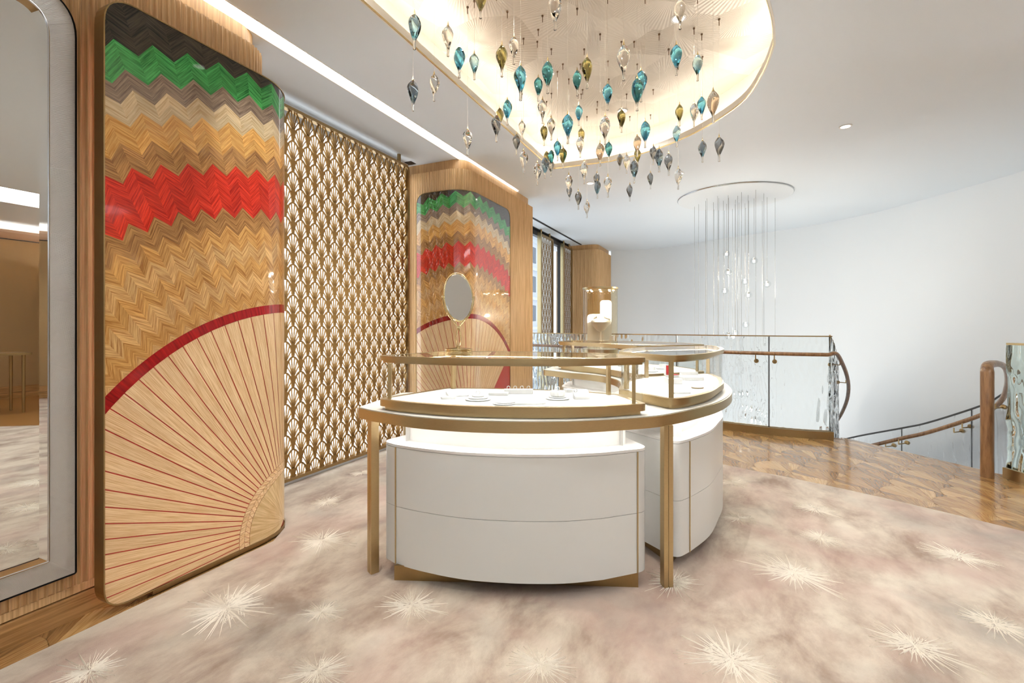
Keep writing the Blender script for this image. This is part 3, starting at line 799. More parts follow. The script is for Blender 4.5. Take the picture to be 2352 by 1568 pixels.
    for row, (ra, rb, sl) in enumerate(((RC + 0.002, rm - 0.001, 1), (rm + 0.001, RB - 0.002, -1))):
        for k in range(-12, 22):
            a0 = 5.0 * k; a1 = a0 + 4.6; sh = 3.4
            q = [pol2(D(a0 + (sh if sl > 0 else 0)), ra), pol2(D(a1 + (sh if sl > 0 else 0)), ra), pol2(D(a1 + (0 if sl > 0 else sh)), rb), pol2(D(a0 + (0 if sl > 0 else sh)), rb)]
            if a1 < th_lo - 20: continue
            q = [c_ + (c_[0] * 0.3, c_[1] + k) for c_ in q]
            if area2(q) < 0: q.reverse()
            q = clip_convex(q, C)
            if len(q) > 2 and abs(area2(q)) > 5e-5:
                mb = MB(); put(mb, q, 0, 0.003); part(mb, 'braid_block', 'veneer_slat' + sfx, th, 0)
    # hub: straw rays
    mb = MB()
    for k in range(-40, 40):
        a0, a1 = 3.0 * k, 3.0 * (k + 1)
        q = [pol2(0, 0) + (0, 0.05 * k), pol2(D(a1), RC - 0.001) + (1, 0.05 * k + 0.05), pol2(D(a0), RC - 0.001) + (1, 0.05 * k)]
        if area2(q) < 0: q.reverse()
        q = clip_convex(q, C)
        if len(q) > 2: put(mb, q, 0, 0.003)
    part(mb, 'hub', 'veneer_core' + sfx, th, 0)
    # bronze foot rail along the bottom
    mb = MB()
    n = 40; f0, f1 = foot
    A = [mapf(f0 + (f1 - f0) * i / n, 0, 0.006) for i in range(n + 1)]; B = [mapf(f0 + (f1 - f0) * i / n, 0, -0.05) for i in range(n + 1)]
    mb.strip([q[:2] for q in A], [q[:2] for q in B], 0.0125, 0.029)
    part(mb, 'foot_rail', 'bronze', th)
    # warm LED line behind the lower edge
    mb = MB()
    A = [mapf(f0 - 0.12 + (f1 - f0) * i / n, 0, -0.062) for i in range(n // 2)]
    for i in range(len(A) - 1): mb.quadface([(A[i][0], A[i][1], 0.045), (A[i + 1][0], A[i + 1][1], 0.045), (A[i + 1][0], A[i + 1][1], 0.055), (A[i][0], A[i][1], 0.055)])
    for pe, sg in ((p0, 1), (p1, -1)):
        q0, q1 = pe + sg * 0.075, pe + sg * 0.085
        mb.quadface([mapf(q0, 0.1, -0.066), mapf(q1, 0.1, -0.066), mapf(q1, 2.42, -0.066), mapf(q0, 2.42, -0.066)])
    part(mb, 'glow_strip', 'panel_led', th, 0)
    return th
def map1(p, z, off):
    s_ = 2.06 + p
    if s_ <= 1.849: return (-2.333 + off, s_, z)
    f = (s_ - 1.849) / 0.317
    return (-2.65 + (0.317 + off) * math.cos(f), 1.849 + (0.317 + off) * math.sin(f), z)
panel('marquetry_panel', 'curved marquetry panel of green, gold and red chevrons over a fan, beside the wall mirror', (-2.36, 1.6, 0.0), map1, -0.94, 0.26, (-0.211, 0.26), -9, 50, (-0.76, 0.25))
def map2(p, z, off):
    if p >= 0.115: return (-2.365 + off, 4.385 + p - 0.115, z)
    if p <= -0.2306: return (-2.585 + 0.2306 + p, 4.165 - off, z)
    f = (0.115 - p) / 0.22
    return (-2.585 + (0.22 + off) * math.cos(f), 4.385 - (0.22 + off) * math.sin(f), z)
panel('marquetry_panel', 'marquetry panel with a red arched fan wrapping the pier behind the oval mirror', (-2.5, 4.6, 0.0), map2, -0.60, 0.93, (-0.2306, 0.115), -48, 30, (-0.55, 0.9), '_gloss')

# ------------------------------------------------------------------ gilded scallop screens
def scallop_polys(W, Hh, tb=0.0112, rib=0.0048):
    # one fan of the lattice, apex at (0, 0), hanging down to (0, -2*Hh)
    def f(x):
        a = min(1.0, abs(2 * x / W)); return -Hh * (1 - (1 - a ** 2.1) ** 0.62)
    polys = []
    n = 14
    xs = [W / 2 * math.sin(PI / 2 * (-1 + 2 * i / n)) for i in range(n + 1)]
    outer = [(x, f(x)) for x in xs]
    inn = offset(outer, tb, False)
    inn = [(max(-W / 2, min(W / 2, q[0])), q[1]) for q in inn]
    for i in range(n):
        polys.append([outer[i], outer[i + 1], inn[i + 1], inn[i]])
    # stem: between the two arches of the row below
    ys = [-Hh * (1.32 + 0.68 * i / 8) for i in range(9)]
    def half_w(y):
        lo, hi = 0.0, W / 2
        for _ in range(24):
            m = (lo + hi) / 2
            if -Hh + f(m - W / 2) < y: lo = m   # arch height at this x is below y: still inside the stem
            else: hi = m
        return (lo + hi) / 2
    hw = [half_w(y) for y in ys]
    for i in range(8):
        polys.append([(-hw[i], ys[i]), (-hw[i + 1] - 1e-5, ys[i + 1]), (hw[i + 1] + 1e-5, ys[i + 1]), (hw[i], ys[i])])
    polys.append([(-hw[0], ys[0]), (hw[0], ys[0]), (hw[0] * 0.45, ys[0] + 0.012), (-hw[0] * 0.45, ys[0] + 0.012)])
    for fx in (-0.86, -0.58, -0.22, 0.22, 0.58, 0.86):
        x1 = fx * W / 2; y1 = f(x1) - 0.004
        x0 = fx * hw[0] * 0.55; y0 = ys[0] + 0.006
        xm, ym = x0 * 0.45 + x1 * 0.55 * 0.92, (y0 + y1) / 2 + 0.004
        for (a, b) in (((x0, y0), (xm, ym)), ((xm, ym), (x1, y1))):
            d_ = Vector((b[0] - a[0], b[1] - a[1])); d_.normalize(); nx, ny = -d_.y * rib / 2, d_.x * rib / 2
            polys.append([(a[0] - nx, a[1] - ny), (b[0] - nx, b[1] - ny), (b[0] + nx, b[1] + ny), (a[0] + nx, a[1] + ny)])
    return [ccw(q) for q in polys]
def screen(name, label, cat, t0, s0, s1, z0, z1, W, Hh, phase, zphase, maxpieces=300, posts=True, frame=0.022, group=None, film=False, dep=0.005):
    th = thing(name, label, cat, (t0, (s0 + s1) / 2, 0), group)
    org = ORG[th.name]
    polys = scallop_polys(W, Hh)
    rect = [(s0, z0), (s1, z0), (s1, z1), (s0, z1)]
    full = None; cnt = 0; rest = MB()
    def build(mb, ps, ox, oz):
        for q in ps:
            n = len(q)
            vs = [(t0 + d_, a[0] + ox, a[1] + oz) for d_ in (dep, -dep) for a in q]
            mb.faces(vs, [tuple(range(n)), tuple(range(2 * n - 1, n - 1, -1))] + [(i, (i + 1) % n, n + (i + 1) % n, n + i) for i in range(n)])
    row = 0; z = z1 + zphase
    while z > z0:
        s_ = s0 + phase + (W / 2 if row % 2 else 0) - W
        while s_ < s1 + W / 2:
            if s_ > s0 - W / 2:
                ins = s_ - W / 2 >= s0 - 1e-6 and s_ + W / 2 <= s1 + 1e-6 and z <= z1 and z - 2 * Hh >= z0
                if ins:
                    if cnt < maxpieces:
                        if full is None:
                            mb = MB(); build(mb, polys, 0, 0); full = mb.mesh('scallop', 'screen_gold', (org[0], 0, 0), 0)
                        o = link('scallop', full, th); o.location = (0, s_ - org[1], z); cnt += 1
                    else: build(rest, polys, s_, z)
                else:
                    ps = [c for c in (clip_convex([(a[0] + s_, a[1] + z) for a in q], rect) for q in polys) if len(c) > 2]
                    if ps:
                        if cnt < maxpieces:
                            mb = MB(); build(mb, ps, 0, 0); part(mb, 'scallop', 'screen_gold', th, 0); cnt += 1
                        else: build(rest, ps, 0, 0)
            s_ += W
        z -= Hh; row += 1
    if rest.f: part(rest, 'scallops', 'screen_gold', th, 0)['kind'] = 'stuff'
    if film:
        mb = MB(); mb.quadface([(t0 - 0.006, s0, z0), (t0 - 0.006, s1, z0), (t0 - 0.006, s1, z1), (t0 - 0.006, s0, z1)]); part(mb, 'film', 'film_grey', th, 0)
    fr = frame; fd = 0.024
    out = roundpoly([(s0 - fr, z0 - fr), (s1 + fr, z0 - fr), (s1 + fr, z1 + fr), (s0 - fr, z1 + fr)], [0.001, 0.001, 0.06, 0.001], 6)
    inn = roundpoly([(s0, z0), (s1, z0), (s1, z1), (s0, z1)], [0.001, 0.001, 0.04, 0.001], 6)
    mb = MB(); n = len(out)
    vs = [(t0 + d_, a[0], a[1]) for d_ in (fd, -fd) for q in (out, inn) for a in q]
    fs = []
    for i in range(n):
        j = (i + 1) % n
        fs += [(i, j, n + j, n + i), (2 * n + j, 2 * n + i, 3 * n + i, 3 * n + j), (i, 2 * n + i, 2 * n + j, j), (n + j, 3 * n + j, 3 * n + i, n + i)]
    mb.faces(vs, fs); part(mb, 'frame', 'bronze', th, 40)
    if posts:
        for sp_ in (s0 + 0.015, s1 - 0.12):
            mb = MB(); mb.prism(arc(t0, sp_, 0.018, 0, 2 * PI, 14)[:-1], z1 + fr, CEIL - 0.001); part(mb, 'pivot', 'bronze', th)
            mb = MB(); mb.prism(arc(t0, sp_, 0.018, 0, 2 * PI, 14)[:-1], 0.0125 if s0 < 4 else 0.0, z0 - fr); part(mb, 'foot', 'bronze', th)
    return th
W_, H_ = 0.139, 0.115
screen('lattice_screen', 'tall gilded scallop lattice screen before the bright white window', 'screen', -2.97, 4.01 - 13 * W_, 4.01, 0.085, 2.80, W_, H_, 0.0, 0.02)
screen('lattice_screen', 'narrow gilded scallop screen at the far window, nearer the oak pier with the panel', 'screen', -3.0, 7.90, 8.47, 0.1, 2.78, 0.1425, 0.118, 0.0, 0.0, 150, True, 0.04, None, True, 0.0012)
screen('lattice_screen', 'narrow gilded scallop screen at the far window, beside the far fluted pier', 'screen', -3.0, 9.16, 9.66, 0.1, 2.78, 0.125, 0.118, 0.0, 0.0, 150, True, 0.04, None, True, 0.0012)
for (s_, lb) in ((7.86, 'pale strip painted as the lit frame side of the nearer narrow screen'), (9.12, 'pale strip painted as the lit frame side of the farther narrow screen')):
    mb = MB(); mb.box(-3.03, -2.965, s_ - 0.05, s_ - 0.003, 0.06, 2.84); solo(mb, 'lit_frame_side', 'pale_gold', lb, 'frame_side', (-3.0, s_, 0.06), smooth=0)  # side face of the screen frame, its light put into a paler brass

# ------------------------------------------------------------------ windows
mb = MB(); mb.box(-3.06, -3.05, 2.06, 4.155, 0.05, 2.77); w_ = struct(mb, 'window_1', 'window_film', smooth=0, label='bright frosted window behind the scallop lattice')
mb = MB(); mb.box(-3.2, -3.03, 2.06, 4.155, 0, 0.05); part(mb, 'window_sill', 'white_paint', w_, 0)
mb = MB(); mb.box(-3.12, -3.062, 2.05, 4.165, 0, 2.9); part(mb, 'window_frame', 'white_paint', w_, 0)
mb = MB()
for s_ in (6.0, 7.1, 8.5, 9.25, 9.7): mb.box(-3.16, -3.08, s_, s_ + 0.05, 0, 2.84)
mb.box(-3.16, -3.08, 6.0, 9.76, 2.80, 2.9); mb.box(-3.16, -3.08, 6.0, 9.76, 0.0, 0.08)
w_ = struct(mb, 'window_2', 'steel_dark', smooth=0, label='dark framed street window behind the narrow screens')
for a, b in ((6.05, 7.1), (7.15, 8.5), (8.55, 9.25), (9.3, 9.7)):
    mb = MB(); mb.box(-3.125, -3.115, a, b, 0.08, 2.80); part(mb, 'pane', 'window_pane', w_, 0)
for tt, a, b, nm in ((-2.80, 6.05, 9.72, 'track'), (-3.05, 6.05, 9.72, 'track')):
    mb = MB(); mb.box(tt - 0.02, tt + 0.02, a, b, CEIL - 0.006, CEIL + 0.003)
    solo(mb, 'ceiling_track', 'gap_black', 'thin black ceiling track ' + ('on the room side of the narrow screens' if tt > -2.9 else 'that carries the narrow screens'), 'track', (tt, 8, CEIL), smooth=0)
mb = MB(); mb.box(-3.2, -2.98, 4.1, 4.19, CEIL - 0.004, CEIL + 0.003); struct(mb, 'trim_ceiling_slot', 'steel_dark', smooth=0)
# pale building across the street
bl = thing('street_building', 'pale stone building across the street beyond the far window', 'building', (-16, 26, -6))
mb = MB(); mb.box(-19, -16, 12, 42, -6, 16); part(mb, 'wall', 'concrete_pale', bl, 0)
for fl in range(7):
    z = -4 + fl * 2.6
    mb = MB(); mb.box(-16, -15.6, 12, 42, z - 0.25, z); part(mb, 'ledge', 'concrete_pale', bl, 0)
    for k in range(10):
        mb = MB(); y = 13 + k * 2.9; mb.box(-16.05, -15.95, y, y + 1.7, z + 0.5, z + 1.9); part(mb, 'window', 'glass_dark', bl, 0)

# ------------------------------------------------------------------ tall wall mirror
org = (-2.43, 0.2, 0.2)
th = thing('wall_mirror', 'tall wall mirror in a wide ribbed crystal frame on the fluted wall', 'mirror', org)
OUT = ccw(roundpoly([(-0.7, 0.204), (1.06, 0.204), (1.06, 2.52), (-0.7, 2.52)], [0.004, 0.004, 0.15, 0.15], 10))
INN = ccw(roundpoly([(-0.61, 0.292), (0.970, 0.292), (0.970, 2.435), (-0.61, 2.435)], [0.004, 0.004, 0.11, 0.11], 10))
INB = ccw(roundpoly([(-0.585, 0.317), (0.945, 0.317), (0.945, 2.41), (-0.585, 2.41)], [0.004, 0.004, 0.09, 0.09], 10))
n = len(OUT); per = [0]
for i in range(1, n + 1): per.append(per[-1] + math.dist(OUT[i - 1], OUT[i % n]))
mb = MB()
for i in range(n):
    j = (i + 1) % n
    steps = max(1, int(math.dist(OUT[i], OUT[j]) / 0.25))
    for k in range(steps):
        a, b = k / steps, (k + 1) / steps
        L = lambda P_, q: (P_[i][0] + (P_[j][0] - P_[i][0]) * q, P_[i][1] + (P_[j][1] - P_[i][1]) * q)
        oa, ob, ia, ib = L(OUT, a), L(OUT, b), L(INN, a), L(INN, b)
        ua, ub = per[i] + (per[i + 1] - per[i]) * a, per[i] + (per[i + 1] - per[i]) * b
        mb.quadface([(-2.418, *oa), (-2.418, *ob), (-2.40, *ib), (-2.40, *ia)], [(ua, 0), (ub, 0), (ub, 0.1), (ua, 0.1)])
part(mb, 'frame', 'ribbed_crystal', th, 30)
mb = MB(); mb.faces([(x, *a) for x in (-2.455, -2.416) for a in offset(OUT, 0.006)], [(i, (i + 1) % n, n + (i + 1) % n, n + i) for i in range(n)])
part(mb, 'outer_edge', 'gap_black', th)
mb = MB()
for i in range(n):
    j = (i + 1) % n
    mb.quadface([(-2.40, *INN[i]), (-2.40, *INN[j]), (-2.408, *INB[j]), (-2.408, *INB[i])])
part(mb, 'bevel', 'silver_mirror', th, 20)
mb = MB(); mb.quadface([(-2.408, *a) for a in INB]); part(mb, 'mirror_glass', 'silver_mirror', th, 0)
mb = MB(); mb.tube([(-2.4, *a) for a in INN], 0.0035, 6, True); part(mb, 'inner_bead', 'chrome', th)

# ------------------------------------------------------------------ rug with starbursts
edge = spline([(5.9, 0.6), (4.0, 2.1), (2.6, 3.1), (1.56, 3.78), (0.913, 4.155), (0.395, 4.386), (-0.034, 4.548), (-0.8, 4.95), (-1.5, 5.3), (-2.3, 5.6)], 5)
rug_out = ccw([(-2.3, -3.3), (5.9, -3.3)] + edge + [(-2.32, 5.6), (-2.32, 4.11), (-3.1, 4.11), (-3.1, 2.2), (-2.9, 2.14), (-2.55, 2.14), (-2.4, 2.06), (-2.305, 1.9)])
mb = MB(); mb.prism(rug_out, 0.0035, 0.012)
rug = solo(mb, 'rug', 'rug_wool', 'mottled beige and rose wool rug with raised cream starbursts', 'rug', (0, 0, 0.0), smooth=0)
bursts = [(740, 1240, 88), (520, 1395, 140), (738, 1405, 62), (945, 1390, 95), (750, 1152, 46), (1545, 1335, 90), (1822, 1315, 120), (1697, 1190, 46), (1872, 1168, 62), (1885, 1234, 52),
          (2200, 1276, 80), (2100, 1482, 118), (2285, 1432, 95), (1680, 1515, 140), (1240, 1525, 100), (730, 1540, 95), (205, 1540, 95), (832, 1085, 36), (1682, 1108, 42)]
spots = [(atz(u, v, 0.012), px_ * (-(0.012 - H)) / (v - HY)) for u, v, px_ in bursts]
spots += [((x, y, 0.012), r) for x, y, r in ((1.6, 1.2, 0.3), (2.6, 2.1, 0.22), (3.4, 0.9, 0.28), (4.4, 1.6, 0.25), (0.6, 0.6, 0.22), (2.2, -0.4, 0.3), (4.8, 0.0, 0.25), (3.4, -1.5, 0.3), (-1.0, 0.2, 0.24), (-1.4, 3.3, 0.2))]
for (c, rad) in spots:
    mb = MB(); rnd = random.Random(int(c[0] * 1000) * 7 + int(c[1] * 1000))
    elong = rnd.uniform(0, PI)
    for k in range(44):
        a = 2 * PI * k / 44 + rnd.uniform(-0.08, 0.08)
        L_ = rad * (0.38 + 0.45 * rnd.random() ** 1.4 + 0.25 * abs(math.cos(a - elong)) ** 2)
        w_ = rad * rnd.uniform(0.007, 0.017)
        d_ = (math.cos(a), math.sin(a)); n_ = (-d_[1], d_[0]); r0 = rad * rnd.uniform(0.0, 0.25)
        pts = [(r0, w_ * 0.8), (L_ * 0.35, w_), (L_ * 0.75, w_ * 0.75), (L_, w_ * 0.15)]
        vs = []
        for r_, ww in pts:
            jit = rnd.uniform(-0.3, 0.3) * w_
            for sgn, zz in ((-1, 0.0118), (0, 0.0145), (1, 0.0118)):
                vs.append((c[0] + d_[0] * r_ + n_[0] * (ww * sgn + jit), c[1] + d_[1] * r_ + n_[1] * (ww * sgn + jit), zz))
        mb.faces(vs, [f for i in range(3) for f in ((3 * i, 3 * i + 1, 3 * i + 4, 3 * i + 3), (3 * i + 1, 3 * i + 2, 3 * i + 5, 3 * i + 4))])
    for k in range(150):
        a = rnd.uniform(0, 2 * PI); r_ = rad * 0.30 * rnd.random() ** 0.7 * (1 + 0.5 * abs(math.cos(a - elong))); b = a + rnd.uniform(-0.6, 0.6); l_ = rad * rnd.uniform(0.05, 0.11); ww = rad * 0.011
        x, y = c[0] + r_ * math.cos(a), c[1] + r_ * math.sin(a); d_ = (math.cos(b), math.sin(b)); n_ = (-d_[1], d_[0])
        mb.faces([(x - d_[0] * l_, y - d_[1] * l_, 0.012), (x + n_[0] * ww, y + n_[1] * ww, 0.0125), (x + d_[0] * l_, y + d_[1] * l_, 0.012), (x - n_[0] * ww, y - n_[1] * ww, 0.0125), (x, y, 0.0148)],
                 [(0, 1, 4), (1, 2, 4), (2, 3, 4), (3, 0, 4)])
    part(mb, 'starburst', 'rug_burst', rug, 0)

# ------------------------------------------------------------------ island counter
outer = spline([(-1.56, 1.832), (-1.3, 1.787), (-1.06, 1.803), (-0.837, 1.866), (-0.632, 1.962), (-0.474, 2.078), (-0.309, 2.232), (-0.228, 2.36), (-0.14, 2.545), (-0.048, 2.80), (0.008, 3.12), (0.012, 3.45), (-0.04, 3.85), (-0.16, 4.2), (-0.38, 4.52), (-0.68, 4.74), (-1.02, 4.86), (-1.4, 4.88)], 4)
tip = roundpoly([(-1.4, 4.88), (-1.66, 4.86), (-1.58, 4.22), (-1.3, 4.06)], [0, 0.08, 0.06, 0], 5)[1:-1]
inner = spline([(-1.3, 4.06), (-1.0, 3.93), (-0.80, 3.7), (-0.68, 3.35), (-0.64, 3.0), (-0.70, 2.76), (-0.86, 2.62), (-1.1, 2.58), (-1.35, 2.53)], 4)
lft = roundpoly([(-1.35, 2.53), (-1.83, 2.42), (-1.69, 1.875), (-1.56, 1.832)], [0, 0.06, 0.05, 0], 5)[1:-1]
CT = ccw(outer + tip + inner + lft)
ct = thing('display_counter', 'curved cream-topped counter with brass rim and slim brass legs', 'counter', (-0.8, 3.2, 0))
mb = MB(); mb.prism(offset(CT, -0.008), 0.765, 0.80); part(mb, 'top', 'leather_cream', ct, 25)
mb = MB(); mb.ring(CT, offset(CT, -0.022), 0.748, 0.7965); part(mb, 'rim', 'brass', ct, 25)
mb = MB(); mb.prism(offset(CT, -0.022), 0.755, 0.766); part(mb, 'underside', 'tray_white', ct, 25)
for (x, y) in ((-1.575, 1.862), (-0.262, 2.315), (-0.3, 4.52), (-1.58, 4.75), (-1.76, 2.38)):
    mb = MB()
    a = math.atan2(y - 3.3, x + 0.9); ax = (math.cos(a), math.sin(a)); ay = (-ax[1], ax[0])
    for sg in (-1, 1):
        c0 = (x + ay[0] * 0.0115 * sg, y + ay[1] * 0.0115 * sg)
        mb.obox(c0, ax, ay, 0.02, 0.0105, 0.012, 0.75)
    part(mb, 'leg', 'brass', ct, 0)
# strip light below the counter, just inside the rim
mb = MB(); us = offset(CT, -0.05); us2 = offset(CT, -0.062); mb.band(us[::3], us2[::3], 0.7535); part(mb, 'light_strip', 'under_led', ct, 0)

def prange(P, a, b):
    return P[a:b + 1]
def case(name, label, outl, rad, ztop=1.062):
    O_ = ccw(roundpoly(outl, rad, 6))
    cx_ = sum(q[0] for q in O_) / len(O_); cy_ = sum(q[1] for q in O_) / len(O_)
    th = thing(name, label, 'display case', (cx_, cy_, 0.80))
    mb = MB(); mb.prism(offset(O_, -0.022), 0.80, 0.822); part(mb, 'plinth', 'brass', th, 25)
    mb = MB(); mb.ring(O_, offset(O_, -0.03), 0.82, 0.852); part(mb, 'base_frame', 'brass', th, 25)
    mb = MB(); mb.prism(offset(O_, -0.018), 0.825, 0.851); part(mb, 'bed', 'tray_white', th, 25)
    mb = MB(); mb.ring(offset(O_, -0.008), offset(O_, -0.014), 0.8515, ztop - 0.026); part(mb, 'glass_wall', 'clear_pane', th, 25)
    mb = MB(); mb.ring(O_, offset(O_, -0.022), ztop - 0.023, ztop - 0.001); mb.ring(offset(O_, -0.012), offset(O_, -0.026), ztop - 0.034, ztop - 0.024); part(mb, 'top_frame', 'brass', th, 25)
    mb = MB(); mb.prism(offset(O_, -0.020), ztop - 0.009, ztop - 0.002); part(mb, 'glass_top', 'clear_pane', th, 25)
    mb = MB(); mb.band(offset(O_, -0.027), offset(O_, -0.034), ztop - 0.030); part(mb, 'light_strip', 'case_led', th, 0)
    cor = [q for q, r in zip(outl, rad) if r > 0]
    for q in cor:
        v = Vector((cx_ - q[0], cy_ - q[1])); v.normalize()
        d_ = 0.062
        c0 = (q[0] + v.x * d_, q[1] + v.y * d_)
        mb = MB(); mb.obox(c0, (v.x, v.y), (-v.y, v.x), 0.008, 0.012, 0.851, ztop - 0.026); part(mb, 'post', 'brass', th, 0)
    return th
A_out = [(-1.555, 1.865)] + spline([(-1.45, 1.838), (-1.3, 1.828), (-1.08, 1.842), (-0.853, 1.905), (-0.642, 1.995), (-0.49, 2.098)], 4) + [(-0.335, 2.245), (-0.515, 2.50)] + spline([(-0.66, 2.525), (-0.9, 2.52), (-1.2, 2.46)], 4) + [(-1.475, 2.37)]
nA = len(A_out); rA = [0.0] * nA; rA[0] = 0.05
for i, q in enumerate(A_out):
    if q in ((-0.335, 2.245), (-0.515, 2.50), (-1.475, 2.37)): rA[i] = 0.045
case('display_case', 'curved glass jewellery case with the oval mirror standing on top', A_out, rA)
B_out = [(-0.255, 2.425)] + spline([(-0.185, 2.52), (-0.096, 2.76), (-0.052, 3.05), (-0.03, 3.3), (-0.05, 3.6)], 4) + [(-0.13, 3.93), (-0.55, 3.44)] + spline([(-0.60, 3.2), (-0.60, 3.0), (-0.585, 2.85)], 3) + [(-0.56, 2.69)]
rB = [0.09 if q == (-0.255, 2.425) else 0.05 if q in ((-0.13, 3.93), (-0.55, 3.44), (-0.56, 2.69)) else 0 for q in B_out]
case('display_case', 'curved glass jewellery case holding the open red box', B_out, rB)
C_out = [(-0.17, 4.06)] + spline([(-0.28, 4.3), (-0.45, 4.5), (-0.72, 4.66), (-1.05, 4.76)], 4) + [(-1.5, 4.78), (-1.47, 4.33)] + spline([(-1.25, 4.14), (-1.0, 4.0), (-0.8, 3.8)], 4) + [(-0.6, 3.56)]
rC = [0.05 if q in ((-0.17, 4.06), (-1.5, 4.78), (-1.47, 4.33), (-0.6, 3.56)) else 0 for q in C_out]
case('display_case', 'curved glass jewellery case farthest back, before the lit cylinder vitrine', C_out, rC)

def cabinet(name, label, outl, rad, front, plinth, mid=0.35, ztop=0.642, zb=0.078):
    # front: indices into the rounded outline are found by the front polyline's ends
    O_ = ccw(roundpoly(outl, rad, 8)); n = len(O_)
    cx_ = sum(q[0] for q in O_) / n; cy_ = sum(q[1] for q in O_) / n
    th = thing(name, label, 'cabinet', (cx_, cy_, 0.0))
    mb = MB(); mb.prism(offset(O_, -0.018), zb + 0.002, ztop - 0.004); part(mb, 'carcass', 'gap_black', th, 25)
    mb = MB(); mb.prism(O_, ztop - 0.012, ztop); part(mb, 'top', 'tray_white', th, 25)
    def near(q): return min(range(n), key=lambda i: math.dist(O_[i], q))
    ia, ib = near(front[0]), near(front[1])
    def seq(i, j):
        out = [O_[i]]
        while i != j: i = (i + 1) % n; out.append(O_[i])
        return out
    runs = [('drawer_front', seq(ia, ib)), ('side_panel', seq(ib, ia))]
    g = 0.0022
    for nm, run in runs:
        # trim both ends for the vertical joints
        a, b = Vector(run[0]), Vector(run[1]); e = (b - a).normalized() * 0.0028; run = [tuple(a + e)] + run[1:]
        a, b = Vector(run[-1]), Vector(run[-2]); e = (b - a).normalized() * 0.0028; run = run[:-1] + [tuple(a + e)]
        for z0, z1 in ((zb, mid - g / 2), (mid + g / 2, ztop - 0.014)):
            mb = MB(); mb.strip(run, offset(run, -0.018, False), z0, z1); part(mb, nm, 'lacquer_white', th, 25)
    for i in (ia, ib):
        q = O_[i]; v = Vector((O_[(i + 1) % n][0] - O_[i - 1][0], O_[(i + 1) % n][1] - O_[i - 1][1])).normalized()
        mb = MB(); mb.obox((q[0] - v.y * -0.006 * 0, q[1]), (v.x, v.y), (-v.y, v.x), 0.0027, 0.004, zb, ztop - 0.012); part(mb, 'brass_inlay', 'brass', th, 0)
    mb = MB(); mb.prism(ccw(plinth), 0.0125, zb + 0.003); part(mb, 'plinth', 'bronze', th, 0)
    mb = MB(); mb.prism(offset(O_, -0.10), ztop - 0.001, 0.755); part(mb, 'riser', 'tray_white', th, 25)
    return th
Ac = [(-1.545, 1.895)] + spline([(-1.44, 1.862), (-1.3, 1.853), (-1.08, 1.868), (-0.86, 1.93), (-0.66, 2.018), (-0.51, 2.12)], 4) + [(-0.335, 2.29), (-0.51, 2.50)] + spline([(-0.66, 2.525), (-0.9, 2.52), (-1.2, 2.46)], 4) + [(-1.475, 2.37)]
rr = [0.07 if q in ((-1.545, 1.895), (-0.335, 2.29), (-0.51, 2.50), (-1.475, 2.37)) else 0 for q in Ac]
cabinet('drawer_cabinet', 'white lacquered curved drawer cabinet below the front glass case', Ac, rr, ((-1.455, 1.866), (-0.405, 2.215)), [(-1.432, 1.84), (-0.378, 2.245), (-0.5, 2.45), (-1.4, 2.33)])
Bc = [(-0.232, 2.455)] + spline([(-0.18, 2.56), (-0.096, 2.80), (-0.056, 3.08), (-0.036, 3.3), (-0.055, 3.6)], 4) + [(-0.14, 3.9), (-0.55, 3.43)] + spline([(-0.60, 3.2), (-0.60, 3.0), (-0.585, 2.88)], 3) + [(-0.55, 2.70)]
rr = [0.075 if q in ((-0.232, 2.455), (-0.14, 3.9), (-0.55, 3.43), (-0.55, 2.70)) else 0 for q in Bc]
cabinet('drawer_cabinet', 'white lacquered curved drawer cabinet behind the front one, facing the rug', Bc, rr, ((-0.18, 2.56), (-0.1, 3.8)), [(-0.30, 2.56), (-0.26, 2.56), (-0.16, 3.0), (-0.16, 3.6), (-0.5, 3.4), (-0.52, 2.8)])
Cc = [(-0.19, 4.05)] + spline([(-0.3, 4.3), (-0.47, 4.48), (-0.74, 4.64), (-1.05, 4.74)], 4) + [(-1.5, 4.76), (-1.45, 4.38)] + spline([(-1.23, 4.19), (-0.98, 4.05), (-0.78, 3.84)], 4) + [(-0.6, 3.6)]
rr = [0.06 if q in ((-0.19, 4.05), (-1.5, 4.76), (-1.45, 4.38), (-0.6, 3.6)) else 0 for q in Cc]
cabinet('drawer_cabinet', 'white lacquered drawer cabinet farthest back, seen through the glass cases', Cc, rr, ((-1.4, 4.32), (-0.65, 3.66)), offset(ccw(roundpoly(Cc, rr, 3)), -0.07))

# ------------------------------------------------------------------ oval mirror on the case
mx_, my_ = -1.369, 2.322
th = thing('table_mirror', 'oval tilting table mirror on a twisted brass stem, standing on the front case', 'mirror', (mx_, my_, 1.062))
f_ = Vector((-mx_, -my_)).normalized(); r_ = Vector((-f_.y, f_.x))
yaw_ = 0.32; f2 = Vector((f_.x * math.cos(yaw_) - f_.y * math.sin(yaw_), f_.x * math.sin(yaw_) + f_.y * math.cos(yaw_))); r2 = Vector((-f2.y, f2.x))
def mp_(a, b, c): return (mx_ + r2.x * a + f2.x * c, my_ + r2.y * a + f2.y * c, 1.062 + b)
mb = MB(); mb.lathe([(0.076, 0.0), (0.076, 0.006), (0.072, 0.008), (0.075, 0.010), (0.075, 0.016), (0.07, 0.018), (0.02, 0.022), (0.006, 0.03)], 36, (mx_, my_, 1.062)); part(mb, 'base', 'pale_gold', th)
